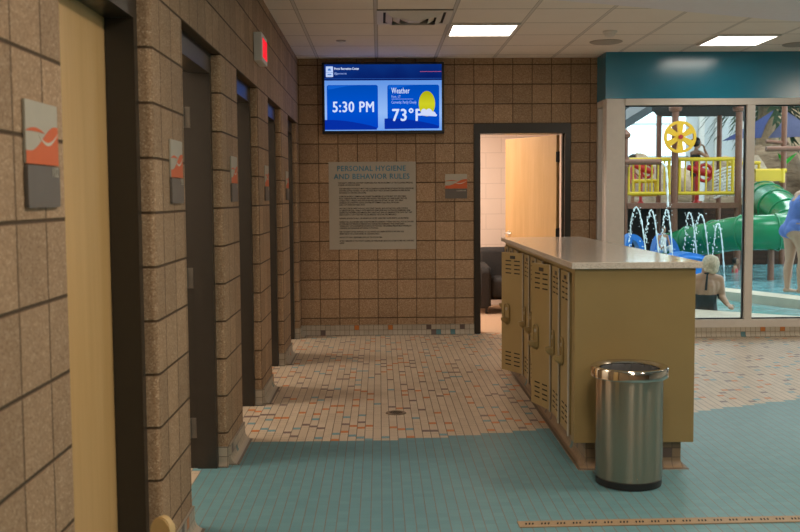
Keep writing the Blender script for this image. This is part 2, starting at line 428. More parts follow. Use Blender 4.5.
def text_mesh(body, size, bold=0., sx=1., align='LEFT', spacing=1., line=1., ext=.0008):
    cu = bpy.data.curves.new('lettering', 'FONT'); cu.body = body; cu.size = size; cu.offset = bold; cu.align_x = align
    cu.space_character = spacing; cu.space_line = line; cu.extrude = ext; cu.resolution_u = 3
    o = bpy.data.objects.new('lettering', cu); col.objects.link(o)
    me = bpy.data.meshes.new_from_object(o.evaluated_get(bpy.context.evaluated_depsgraph_get()))
    bpy.data.objects.remove(o); bpy.data.curves.remove(cu)
    me.transform(Matrix.Diagonal((sx, 1, 1, 1))); return me
def fit(body, size, x0, x1, bold=0., ext=.0003, cap=None):
    me = text_mesh(body, size, spacing=1.10 if bold else 1.03, ext=ext)
    if bold:
        bm = nb()
        for dx, dz, dy in ((-bold, 0, 0), (bold, 0, .00002), (0, -bold*.6, .00004), (0, bold*.6, .00006)):
            q = me.copy(); q.transform(Matrix.Translation((dx, dz, dy))); bm.from_mesh(q); bpy.data.meshes.remove(q)
        bm.to_mesh(me); bm.free()
    a = min(v.co.x for v in me.vertices); b = max(v.co.x for v in me.vertices); h = max(v.co.y for v in me.vertices)
    me.transform(Matrix.Diagonal(((x1-x0)/(b-a), (cap/h if cap else 1), 1, 1)) @ Matrix.Translation((-a, 0, 0))); return me
RX = Matrix.Rotation(PI/2, 4, 'X')       # XY drawing -> stands up facing -Y
def lettering(body, size, mat, parent, loc, name='lettering', rz=0., **kw):
    me = text_mesh(body, size, **kw); me.transform(Matrix.Translation(loc) @ Matrix.Rotation(rz, 4, 'Z') @ RX)
    return obj(name, me, mat, parent)

# ================================================================== SETTING
bm = nb(); add_prism(bm, [(-3.5, -3.2), (9.0, -3.2), (9.0, SY+.14), (2.42, SY+.14), (2.42, D+3.0), (-3.5, D+3.0)], -.2, 0.)
flo = struct('floor', bm, 'floor')
# left wall: piers with rounded edges, and the courses over the openings
def pier(bm, y0, y1, r=.022, z1=HEAD, n0=True, n1=True):
    p = [(WB, y0)]
    if n0: p += [(W-r+r*math.sin(a), y0+r-r*math.cos(a)) for a in [PI/2*k/5 for k in range(6)]]
    else: p += [(W, y0)]
    if n1: p += [(W-r+r*math.cos(a), y1-r+r*math.sin(a)) for a in [PI/2*k/5 for k in range(6)]]
    else: p += [(W, y1)]
    p += [(WB, y1)]
    add_prism(bm, p, 0, z1)
bm = nb(); PIERS = [(-3.0, E[0])]+[(OPEN[k][1], E[k+1]) for k in range(4)]+[(OPEN[4][1], D)]
for k, (a, b) in enumerate(PIERS): pier(bm, a, b, n0=k > 0, n1=k < 5)
add_box(bm, WB, W, -3.0, D, HEAD, ZC)
struct('wall_left', bm, 'block', 40)
# back wall
DX0, DX1 = W+9*B, W+14*B
bm = nb()
add_box(bm, -3.5, DX0, D, D+.2, 0, HEAD); add_box(bm, DX1, SX-.012, D, D+.2, 0, HEAD); add_box(bm, -3.5, SX-.012, D, D+.2, HEAD, ZC)
struct('wall_back', bm, 'block')
# tile base with a cove foot
def cove(bm, a, b, nrm, h=.108, t=.012, r=.045, trim0=0., trim1=0.):
    """upright tile base from a to b (XY) against a wall whose face looks along nrm"""
    prof = [(0, 0), (t+r, 0), (t+r, .004)]+[(t+r-r*math.sin(s), .004+r-r*math.cos(s)) for s in [PI/2*k/5 for k in range(1, 6)]]+[(t, h), (0, h)]
    A, Bq, n = Vector((*a, 0)), Vector((*b, 0)), Vector((*nrm, 0))
    lo = [bm.verts.new(A+n*d+Vector((0, 0, z))) for d, z in prof]; hi = [bm.verts.new(Bq+n*d+Vector((0, 0, z))) for d, z in prof]
    m = len(prof); bm.faces.new(lo); bm.faces.new(hi)
    for i in range(m): bm.faces.new((lo[i], lo[(i+1) % m], hi[(i+1) % m], hi[i]))
bm = nb()
for k, (a, b) in enumerate(PIERS):
    cove(bm, (W, a+(.02 if k else 0)), (W, b-(.02 if k < 5 else 0)), (1, 0))
    if k: cove(bm, (W-.05, a+.001), (W+.004, a+.001), (0, -1), r=.03)
struct('baseboard_left', bm, 'base', 40)
bm = nb(); cove(bm, (W, D), (DX0-.002, D), (0, -1)); cove(bm, (DX1+.002, D), (SX-.02, D), (0, -1))
struct('baseboard_back', bm, 'base', 40)
# ceiling + soffit with a curved edge
bm = nb(); add_box(bm, -1.04, 9.0, -3.2, D+.2, ZC, ZC+.2); struct('ceiling', bm, 'ceil')
bm = nb(); xs = [W+i*(9.0-W)/60 for i in range(61)]
add_prism(bm, [(x, curve_y(x)+.94) for x in xs]+[(9.0, -3.1), (W, -3.1)], 2.84, ZC)
struct('trim_1', bm, 'gyp')
# walls the photograph does not reach
bm = nb(); add_box(bm, 8.9, 9.1, -3.2, SY, 0, ZC); struct('wall_right', bm, 'white')
bm = nb(); add_box(bm, -1.04, 9.0, -3.4, -3.2, 0, ZC); struct('wall_front', bm, 'block')
# changing rooms behind the left wall
bm = nb()
add_box(bm, -3.5, -3.4, -3.0, D, 0, 2.62)
for k in range(5):
    ym = (PIERS[k][0]+PIERS[k][1])/2 if k else 1.9
    add_box(bm, -3.4, WB, ym-.05, ym+.05, 0, 2.62)
struct('wall_changing_rooms', bm, 'white')
bm = nb(); add_box(bm, -3.5, WB, -3.0, D, 2.62, 2.72); struct('ceiling_changing_rooms', bm, 'white')

# door frames along the left wall
XF, XS = -.885, -.99
for k, (a, b) in enumerate(OPEN):
    bm = nb(); T, H2 = .05, .105
    add_box(bm, XS, XF, a, a+T, 0, HEAD); add_box(bm, XS, XF, b-T, b, 0, HEAD); add_box(bm, XS, XF, a+T, b-T, HEAD-H2, HEAD)
    add_box(bm, WB+.002, XS, a, a+T-.016, 0, HEAD); add_box(bm, WB+.002, XS, b-T+.016, b, 0, HEAD); add_box(bm, WB+.002, XS, a, b, HEAD-H2+.016, HEAD)
    d = struct('door_%d' % (k+1), bm, 'frame')
    if k == 0:
        box('door_leaf', 'maple', XS-.044, XS-.002, a+T-.012, b-T+.012, .012, HEAD-H2+.012, d, bev=.002)
    else:
        bm = nb(); add_box(bm, 0, .905, -.0445, 0, .012, HEAD-H2+.01, bev=.002)
        leaf = obj('door_leaf', bm, 'maple', d); leaf.location = (WB-.005, b-T+.008, 0); leaf.rotation_euler = (0, 0, PI-math.radians(4))
    for z in ((.22, 1.03, 1.88) if k else ()):
        bm = nb(); add_box(bm, XS-.036, XS-.004, b-T+.013, b-T+.0165, z-.055, z+.055); add_tube(bm, [(XS-.040, b-T+.008, z-.055), (XS-.040, b-T+.008, z+.055)], .007, 10)
        obj('hinge', bm, 'hinge', d)

# doorway in the back wall, its leaf swung into the room
bm = nb(); T, H2 = .06, .105
y0, y1 = D-.012, D+.21
add_box(bm, DX0+.001, DX0+T, y0, y1, 0, HEAD-.001); add_box(bm, DX1-T, DX1-.001, y0, y1, 0, HEAD-.001); add_box(bm, DX0+T, DX1-T, y0, y1, HEAD-H2, HEAD-.001)
add_box(bm, DX0+T, DX0+T+.014, D+.06, D+.12, 0, HEAD-H2); add_box(bm, DX1-T-.014, DX1-T, D+.06, D+.12, 0, HEAD-H2)
d6 = struct('door_6', bm, 'frame')
hx, hy = DX1-T-.030, D+.215
fx, fy = pt(507, 139.3, Y=11.32).x, 11.32
ang = math.atan2(fy-hy, fx-hx); wl = math.hypot(fx-hx, fy-hy)
bm = nb(); add_box(bm, .004, wl, -.022, .022, .014, HEAD-H2-.004, bev=.002)
leaf = obj('door_leaf', bm, 'maple', d6); leaf.location = (hx, hy, 0); leaf.rotation_euler = (0, 0, ang)
bm = nb()
for s in (1, -1):
    q = [(r, z) for r, z in ((.0, .0), (.028, .0), (.028, .006), (.02, .012), (.009, .014), (.009, .04), (0, .04))]
    rings = add_tube(bm, [(wl-.065, s*.022, 1.03), (wl-.065, s*.034, 1.03)], [.03, .026], 20)
    add_tube(bm, [(wl-.065, s*.030, 1.03), (wl-.065, s*.072, 1.03)], .010, 12)
    add_tube(bm, smoothpath([(wl-.060, s*.072, 1.03), (wl-.11, s*.075, 1.03), (wl-.165, s*.068, 1.028)], 5), .010, 10)
obj('door_handle', bm, 'nickel', leaf, 40)
for z in (.22, 1.05, 1.87):
    bm = nb(); add_tube(bm, [(hx+.004, hy-.006, z-.06), (hx+.004, hy-.006, z+.06)], .011, 10); add_box(bm, hx-.03, hx+.012, hy-.026, hy-.020, z-.055, z+.055)
    obj('hinge', bm, 'frame', d6)
# the room behind it
bm = nb()
add_box(bm, -1.0, 2.38, 13.1, 13.2, 0, 2.7); add_box(bm, -1.1, -1.0, D+.2, 13.2, 0, 2.7); add_box(bm, 2.33, 2.42, D+.2, 13.2, 0, 2.7)
struct('wall_lounge', bm, 'warmwall')
bm = nb(); add_box(bm, -1.1, 2.42, D+.2, 13.2, 2.7, 2.8); struct('ceiling_lounge', bm, 'white')

# teal bulkhead over the window wall
ZB = 2.425
bm = nb(); add_box(bm, SX-.012, 9.0, SY, D+.2, ZB, ZC); struct('trim_2', bm, 'teal')
# tile curb under the window
bm = nb(); add_box(bm, SX-.012, 9.0, SY-.01, SY+.14, 0, .098); cove(bm, (SX-.012, SY-.01), (8.9, SY-.01), (0, -1), h=.098, t=.01, r=.035)
add_box(bm, SX-.02, SX+.12, SY, D, 0, .098)
struct('trim_3', bm, 'curb', 40)
# window wall: frame, gaskets, panes
Z0, Z1 = .098, ZB
bm = nb()
mull = [3.728, 5.07, 6.42, 7.77]
add_box(bm, SX, SX+.155, SY, SY+.11, Z0, Z1, bev=.002); add_box(bm, SX+.16, SX+.19, SY+.012, SY+.10, Z0, Z1)
add_box(bm, SX+.15, SX+.165, SY+.006, SY+.10, Z0, Z1)
for x in mull: add_box(bm, x, x+.078, SY, SY+.11, Z0+.08, Z1-.065, bev=.002)
add_box(bm, SX+.19, 8.9, SY, SY+.11, Z0, Z0+.08, bev=.002); add_box(bm, SX+.19, 8.9, SY, SY+.11, Z1-.065, Z1, bev=.002)
w1 = struct('window_1', bm, 'alu')
edges = [SX+.19]+[v for x in mull for v in (x, x+.078)]+[8.9]
for i in range(0, len(edges), 2):
    a, b = edges[i], edges[i+1]
    bm = nb(); add_box(bm, a+.001, b-.001, SY+.052, SY+.060, Z0+.079, Z1-.064); obj('pane', bm, 'glass', w1)
    bm = nb(); q = .012
    for x in (a, b-q): add_box(bm, x, x+q, SY+.040, SY+.072, Z0+.08, Z1-.065)
    for z in (Z0+.08, Z1-.065-q): add_box(bm, a+q, b-q, SY+.040, SY+.072, z, z+q)
    obj('gasket', bm, 'rubber', w1)
# the short return pane back to the block wall
bm = nb()
add_box(bm, SX-.006, SX+.10, SY+.11, SY+.15, Z0, Z1); add_box(bm, SX-.006, SX+.10, D-.03, D+.18, Z0, Z1)
add_box(bm, SX-.006, SX+.10, SY+.15, D-.03, Z0, Z0+.08); add_box(bm, SX-.006, SX+.10, SY+.15, D-.03, Z1-.065, Z1)
w2 = struct('window_2', bm, 'alu')
box('pane', 'glass', SX+.040, SX+.048, SY+.15, D-.03, Z0+.08, Z1-.065, w2)
box('gasket', 'rubber', SX+.028, SX+.060, SY+.15, SY+.166, Z0+.08, Z1-.065, w2)

# ================================================================== CEILING FIXTURES
GX = lambda i: W+.207+.6096*i
GY = lambda j: 10.077-.6096*j
def troffer(i, j, label):
    x0, x1, y0, y1 = GX(i)+.012, GX(i+1)-.012, GY(j+1)+.012, GY(j)-.012
    t = thing('ceiling_light', label, 'light', ((x0+x1)/2, (y0+y1)/2, ZC), 0, 'square lights in the tiled ceiling')
    a, b = (x1-x0)/2, (y1-y0)/2
    bm = nb(); q = .025
    for s in (-1, 1):
        add_box(bm, s*a-(q if s > 0 else 0), s*a+(q if s < 0 else 0), -b, b, -.016, -.001); add_box(bm, -a+q, a-q, s*b-(q if s > 0 else 0), s*b+(q if s < 0 else 0), -.016, -.001)
    obj('frame', bm, 'lampw', t)
    bm = nb(); add_box(bm, -a+q, a-q, -b+q, b-q, -.011, -.001); obj('diffuser', bm, 'troffer', t)
troffer(2, 2, 'lit square ceiling light beside the air vent, in front of the block wall')
troffer(6, 1, 'lit square ceiling light just in front of the teal band')
# air diffuser
x0, x1, y0, y1 = GX(1)+.01, GX(2)-.01, GY(4)+.01, GY(3)-.01
t = thing('ceiling_vent', 'square stepped metal air vent in the tiled ceiling', 'vent', ((x0+x1)/2, (y0+y1)/2, ZC))
def sq_ring(bm, r0, z0, r1, z1, th=.004):
    P = [(r0, z0), (r1, z1), (r1, z1+th), (r0, z0+th)]
    rings = [[bm.verts.new((sx*r, sy*r, z)) for sx, sy in ((-1,-1),(1,-1),(1,1),(-1,1))] for r, z in P]
    for i in range(4):
        A, Bq = rings[i], rings[(i+1) % 4]
        for k in range(4): bm.faces.new((A[k], A[(k+1) % 4], Bq[(k+1) % 4], Bq[k]))
h = (x1-x0)/2
bm = nb(); add_box(bm, -h, h, -h, h, -.004, -.001); obj('backing', bm, 'dark', t)
bm = nb(); sq_ring(bm, h, -.012, h-.05, -.014); obj('frame', bm, 'lampw', t)
for r in (.225, .165, .105):
    bm = nb(); sq_ring(bm, r, -.006, r-.052, -.040); obj('louver', bm, 'lampw', t)
bm = nb(); add_box(bm, -.05, .05, -.05, .05, -.042, -.036); obj('louver', bm, 'lampw', t)
def speaker(p, label):
    t = thing('ceiling_speaker', label, 'speaker', (p.x, p.y, ZC), 0, 'round ceiling speakers')
    bm = nb(); add_lathe(bm, [(.152, -.001), (.152, -.006), (.140, -.011), (.134, -.008)], seg=32, cap0=False, cap1=False); obj('rim', bm, 'grille', t, 40)
    bm = nb(); add_lathe(bm, [(.136, -.002), (.136, -.008), (.05, -.010)], seg=32); obj('grille', bm, 'grille', t, 40)
speaker(pt(606, 41.5, Z=ZC), 'round grey ceiling speaker between the smoke detector and the teal band')
speaker(pt(799, 44, Z=ZC), 'round grey ceiling speaker cut by the picture edge beyond the second light')
p = pt(610, 31, Z=ZC)
t = thing('smoke_detector', 'small white smoke detector on the tiled ceiling near the round speaker', 'detector', (p.x, p.y, ZC))
bm = nb(); add_lathe(bm, [(.062, -.001), (.062, -.014), (.052, -.020)], seg=28); obj('base', bm, 'lampw', t, 40)
bm = nb(); add_lathe(bm, [(.048, -.020), (.045, -.040), (.028, -.052)], seg=24); obj('cap', bm, 'lampw', t, 40)
p = pt(341, 40.5, Z=ZC)
t = thing('fire_sprinkler', 'small round recessed fire sprinkler in the ceiling above the screen', 'sprinkler', (p.x, p.y, ZC))
bm = nb(); add_lathe(bm, [(.046, -.001), (.044, -.006), (.030, -.008)], seg=24); obj('plate', bm, 'grille', t, 40)
bm = nb(); add_lathe(bm, [(.022, -.008), (.020, -.016)], seg=16); obj('cap', bm, 'lampw', t, 40)

# ================================================================== ON THE WALLS
# flat screen
TX0, TX1, TZ0, TZ1 = -.583, .680, 2.108, 2.842
t = thing('wall_screen', 'flat screen showing time and weather, hung high on the block wall', 'screen', (0, D, 0))
ty = -.075
bm = nb(); add_box(bm, TX0, TX1, ty, -.03, TZ0, TZ1, bev=.006); add_box(bm, -.3, .3, -.03, -.001, 2.25, 2.7); obj('casing', bm, 'plastic', t)
sx0, sx1, sz0, sz1 = -.556, .654, 2.141, 2.82
def emesh(name, poly, c, lay, parent, s=1., mat=None):
    bm = nb(); add_prism(bm, poly, ty-.0006*lay-.0006, ty-.0006*lay, 'Y'); return obj(name, bm, mat or emit(name+'_light', c, s), parent)
def rect(a, b, c, d): return [(a, c), (b, c), (b, d), (a, d)]
def rrect(a, b, c, d, r):
    out = []
    for (cx, cz, a0) in ((b-r, d-r, 0), (a+r, d-r, 90), (a+r, c+r, 180), (b-r, c+r, 270)):
        out += [(cx+r*math.cos(math.radians(a0+15*k)), cz+r*math.sin(math.radians(a0+15*k))) for k in range(7)]
    return out
def grad_emit(name, stops, z0, z1, strength=1., wav=0.):
    n = NT(name); p, xyz, nn = n.pos()
    f = n.m_('DIVIDE', n.m_('SUBTRACT', xyz[2], z0), z1-z0)
    if wav: f = n.m_('ADD', f, n.m_('MULTIPLY', n.m_('SUBTRACT', n.noise(3.2, p, 2), .5), wav))
    e = n.n('ShaderNodeEmission'); n.l(n.ramp(f, stops), e.inputs[0]); e.inputs[1].default_value = strength; n.l(e.outputs[0], n.out.inputs[0]); return n.m
scr = emesh('display', rect(sx0, sx1, sz0, sz1), None, 1, t, mat=grad_emit('screen_backdrop', [(0, (.16, .36, .85)), (.35, (.30, .50, .92)), (1, (.12, .30, .78))], sz0, 2.66))
emesh('header_bar', rect(sx0, sx1, 2.656, sz1), None, 2, scr, mat=grad_emit('screen_header', [(0, (.002, .008, .11)), (1, (.003, .028, .19))], 2.60, 2.82, 1., 1.4))
emesh('header_line', rect(sx0, sx1, 2.672, 2.677), (.02, .09, .36), 3, scr)
p1 = grad_emit('panel_blue', [(0, (.0, .055, .55)), (.5, (.0, .085, .60)), (1, (.0, .07, .46))], 2.16, 2.61)
for a, b in ((-.533, -.006), (.092, .628)):
    emesh('panel', rrect(a, b, 2.160, 2.610, .022), None, 3, scr, mat=p1)
    # paler sweep over the top corner, darker one along the foot
    emesh('panel_sweep', [(a+.012, 2.606), (a+.012, 2.565)]+[(a+.02+(.30)*k/8, 2.560+.045*math.sin(PI/2*k/8)) for k in range(1, 9)], (.005, .115, .62), 4, scr)
emesh('foot_sweep', [(sx0, sz0+.01), (-.02, sz0+.01), (-.02, 2.172)]+[(-.02-(.50)*k/8, 2.178+.075*math.sin(PI/2*k/8)) for k in range(1, 9)]+[(sx0, 2.253)], (.002, .028, .36), 5, scr)
emesh('foot_sweep', [(.06, sz0+.015), (.626, sz0+.022), (.626, 2.185)]+[(.626-.50*k/8, 2.19+.075*math.sin(PI/2*k/8)) for k in range(1, 9)]+[(.06, 2.265)], (.002, .028, .36), 5, scr)
EW = emit('screen_white', (.66, .76, 1.0)); ED = emit('screen_dim_white', (.36, .50, .92)); EB = emit('screen_logo_blue', (.05, .2, .6))
lg = emesh('logo', rrect(-.540, -.466, 2.692, 2.800, .004), (.50, .62, .92), 4, scr)
emesh('logo_mark', [(-.522, 2.757), (-.484, 2.757), (-.494, 2.778), (-.512, 2.778)], None, 5, lg, mat=EB)
emesh('logo_mark', rect(-.538, -.468, 2.738, 2.741), None, 5, lg, mat=EB)
emesh('logo_mark', rect(-.522, -.484, 2.712, 2.722), None, 5, lg, mat=EB)
yl = ty-.0042
def sfit(body, x0, x1, z, cap, mat, bold=0.):
    me = fit(body, cap*1.4, x0, x1, bold, cap=cap); me.transform(Matrix.Translation((x0, yl, z)) @ RX); return obj('lettering', me, mat, scr)
sfit('Provo Recreation Center', -.452, -.198, 2.765, .025, EW, .0012)
sfit('@provorec', -.452, -.325, 2.718, .022, ED)
sfit('5:30 PM', -.475, -.047, 2.334, .108, EW, .0038)
sfit('Weather', .134, .322, 2.522, .058, EW, .0012)
sfit('Provo,  UT', .134, .228, 2.477, .026, ED)
emesh('rule_line', rect(.134, .358, 2.462, 2.4655), None, 6, scr, mat=ED)
sfit('Currently: Partly Cloudy', .134, .392, 2.418, .028, ED, .0006)
sfit('73\u00b0F', .140, .446, 2.241, .130, EW, .0050)
emesh('sun', [(.500+.085*math.cos(2*PI*k/40), 2.415+.130*math.sin(2*PI*k/40)) for k in range(40)], None, 7, scr,
      mat=grad_emit('screen_sun', [(0, (.50, .48, .005)), (.5, (.62, .62, .02)), (1, (.40, .40, .005))], 2.28, 2.55))
cl = [(.436, 2.294)]
for cx, cz, r, a0, a1 in ((.447, 2.310, .018, 250, 120), (.468, 2.335, .028, 170, 40), (.520, 2.332, .032, 150, 30), (.566, 2.310, .024, 110, 20), (.592, 2.296, .012, 90, -80)):
    cl += [(cx+r*math.cos(math.radians(a0+(a1-a0)*k/8)), cz+r*math.sin(math.radians(a0+(a1-a0)*k/8))) for k in range(9)]
emesh('cloud', cl, (.62, .70, .95), 9, scr)
emesh('red_streak', [(.43, 2.742), (.652, 2.742), (.652, 2.746), (.43, 2.746)], (.55, .10, .20), 4, scr)
lettering('LG', .016, 'grey', t, Vector((.035, ty-.001, 2.122)), align='CENTER', ext=.0004)

# rules board
bx0, bx1, bz0, bz1 = -.528, .384, .906, 1.823
t = thing('rules_sign', 'large square beige sign headed personal hygiene and behavior rules', 'sign', (0, D, 0))
box('board', 'rules', bx0, bx1, -.008, -.001, bz0, bz1, t, bev=.001)
yl = -.009
for body, x0, x1, zz in (('PERSONAL HYGIENE', -.438, .280, 1.728), ('AND BEHAVIOR RULES', -.475, .318, 1.645)):
    me = fit(body, .075, x0, x1, .0020, cap=.055); me.transform(Matrix.Translation((x0, yl, zz)) @ RX); obj('lettering', me, 'blueink', t)
RULES = [
 ['THE FACILITY OPERATOR AND STAFF IS RESPONSIBLE FOR THE ENFORCEMENT OF THE FOLLOWING PERSONAL', 'HYGIENE AND BEHAVIOR RULES.'],
 ['A BATHER USING THE FACILITY MUST TAKE A CLEANSING SHOWER BEFORE ENTERING THE POOL ENCLOSURE.', 'A BATHER LEAVING THE POOL TO USE THE TOILET MUST TAKE A SECOND CLEANSING SHOWER BEFORE', 'RETURNING TO THE POOL ENCLOSURE.'],
 ['A PERSON HAVING A COMMUNICABLE DISEASE TRANSMISSIBLE BY WATER MUST NOT USE A PUBLIC', 'POOL. A PERSON HAVING AN EXPOSED OPEN WOUND, SKIN LESIONS, OR DIARRHEA MAY NOT USE', 'A PUBLIC POOL. A PERSON WHO HAS OR HAS HAD DIARRHEA WITHIN THE LAST TWO WEEKS', 'CAUSED BY AN UNKNOWN SOURCE OR FROM ANY COMMUNICABLE FECAL PATHOGEN', 'SHALL NOT ENTER ANY PUBLIC POOL.'],
 ['ANY CHILD UNDER THREE YEARS OLD, NOT TOILET TRAINED, AND ANYONE WHO LACKS CONTROL', 'OF DEFECATION SHALL WEAR A WATER RESISTANT SWIM DIAPER AND WATERPROOF SWIMWEAR. SWIM', 'DIAPERS AND WATERPROOF SWIMWEAR SHALL HAVE WAIST AND LEG OPENINGS FITTED SUCH THAT THEY', 'ARE IN CONTACT WITH THE WAIST OR LEG AROUND THE ENTIRE CIRCUMFERENCE.'],
 ['RUNNING, BOISTEROUS PLAY, OR ROUGH PLAY, EXCEPT SUPERVISED WATER SPORTS, ARE PROHIBITED.'],
 ['DIAPERS SHALL BE CHANGED ONLY IN RESTROOMS OR CHANGING STATIONS AND SHALL NOT BE CHANGED', 'AT POOLSIDE. THE PERSON OR PERSONS WHO CHANGE THE DIAPER MUST WASH THEIR HANDS', 'THOROUGHLY WITH SOAP BEFORE RETURNING TO THE POOL. THE DIAPERED PERSON MUST UNDERGO A', 'CLEANSING SHOWER BEFORE RETURNING TO THE POOL.'],
 ['FOR THE SAFETY OF OUR PATRONS, NO CELL PHONES OR CAMERA DEVICES OF ANY KIND ARE', 'PERMITTED IN THE LOCKER ROOMS OR CHANGING AREAS.'],
 ['PROVO CITY IS NOT RESPONSIBLE FOR LOST OR STOLEN ITEMS.'],
 ['AFTER 15 MINUTES OF THE FACILITY CLOSING, NO PERSONS MAY BE IN THE LOCKER ROOMS AND CHANGING', 'AREAS.']]
z = 1.596
for i, para in enumerate(RULES):
    x = -.42 if i else -.43
    me = text_mesh('\n'.join(para), .0215, bold=.0004, sx=.62, line=1.02, ext=.0003)
    w = max(v.co.x for v in me.vertices); wscale = .785/w if i == 0 else min(wscale, .785/w)*1.0 if i == 0 else wscale
    me.transform(Matrix.Diagonal((min(wscale, .785/w), 1, 1, 1)))
    me.transform(Matrix.Translation(Vector((x, yl, z))) @ RX); obj('rule_text', me, 'ink', t)
    z -= .0222*len(para)+.0148

# printed plaques: cream over orange wave, grey strip below
def plaque(label, text, sx=1., size=.016):
    t = thing('wall_plaque', label, 'sign', group='cream and orange wave plaques')
    w, h, zs = .23, .256, .102
    bm = nb(); add_prism(bm, rrect(0, w, zs+.003, h, .003), -.007, -.001, 'Y'); obj('upper_plate', bm, 'cream', t)
    bm = nb(); add_prism(bm, rrect(0, w, 0, zs, .008), -.010, -.001, 'Y'); obj('lower_plate', bm, 'grey', t)
    def wv(s): return zs+.034+.066*(.5-.5*math.cos(PI*min(1, max(0, (s-.12)/.80))))
    top = [(w*k/24, wv(k/24)) for k in range(25)]
    bm = nb(); add_prism(bm, [(0, zs+.003)]+[(w, zs+.003)]+top[::-1], -.0078, -.007, 'Y'); obj('orange_wave', bm, 'orange', t)
    def ribbon(name, f, a, b, th, mat):
        up = [(w*(a+(b-a)*k/20), f(a+(b-a)*k/20)+th*(.15+math.sin(PI*k/20))) for k in range(21)]; lo = [(x, zz-2*th*(.15+math.sin(PI*k/20))) for k, (x, zz) in enumerate(up)]
        bm = nb(); add_prism(bm, up+lo[::-1], -.0084, -.007, 'Y'); obj(name, bm, mat, t)
    ribbon('orange_ribbon', lambda s: zs+.080+.006*math.sin(2*PI*s*.9), 0, .55, .004, 'orange')
    ribbon('cream_ribbon', lambda s: zs+.084-.030*math.sin(PI*(s-.3)/.7), .38, 1., .0035, 'creaml')
    lettering(text, size, 'cream', t, Vector((w-.012, -.0108, zs-.026)), align='RIGHT', sx=sx, bold=.0004, ext=.0003)
    return t
pl = plaque('cream and orange wave plaque beside the far open doorway on the back block wall', 'CLASSROOM', .95, .018)
pl.location = (.691, D, 1.434)
where = ['largest orange wave plaque, before the closed maple door', 'orange wave plaque on the pier after the closed maple door', 'orange wave plaque on the second pier past the maple door',
         'orange wave plaque on the third pier past the maple door', 'small orange wave plaque on the fourth pier, deepest along the side wall']
for k in range(5):
    q = plaque(where[k], str(102+k), 1., .034)
    q.location = (W+.001, E[k]-(.315, .33, .35, .345, .34)[k], 1.434); q.rotation_euler = (0, 0, PI/2)
# exit sign
t = thing('exit_sign', 'red lit exit sign mounted high on the block side wall', 'sign', (W, 6.74, 2.372), PI/2)
bm = nb(); add_box(bm, -.07, .25, -.056, -.0015, 0, .19, bev=.004); obj('housing', bm, 'lampw', t)
bm = nb(); add_box(bm, -.030, .216, -.0595, -.055, .028, .160); obj('face_panel', bm, emit('exit_glow', (1.0, .075, .085), .80), t)
lettering('EXIT', .165, emit('exit_letters', (1.0, .012, .03), 1.0), t, Vector((.093, -.0600, .036)), align='CENTER', bold=.005, sx=.68)

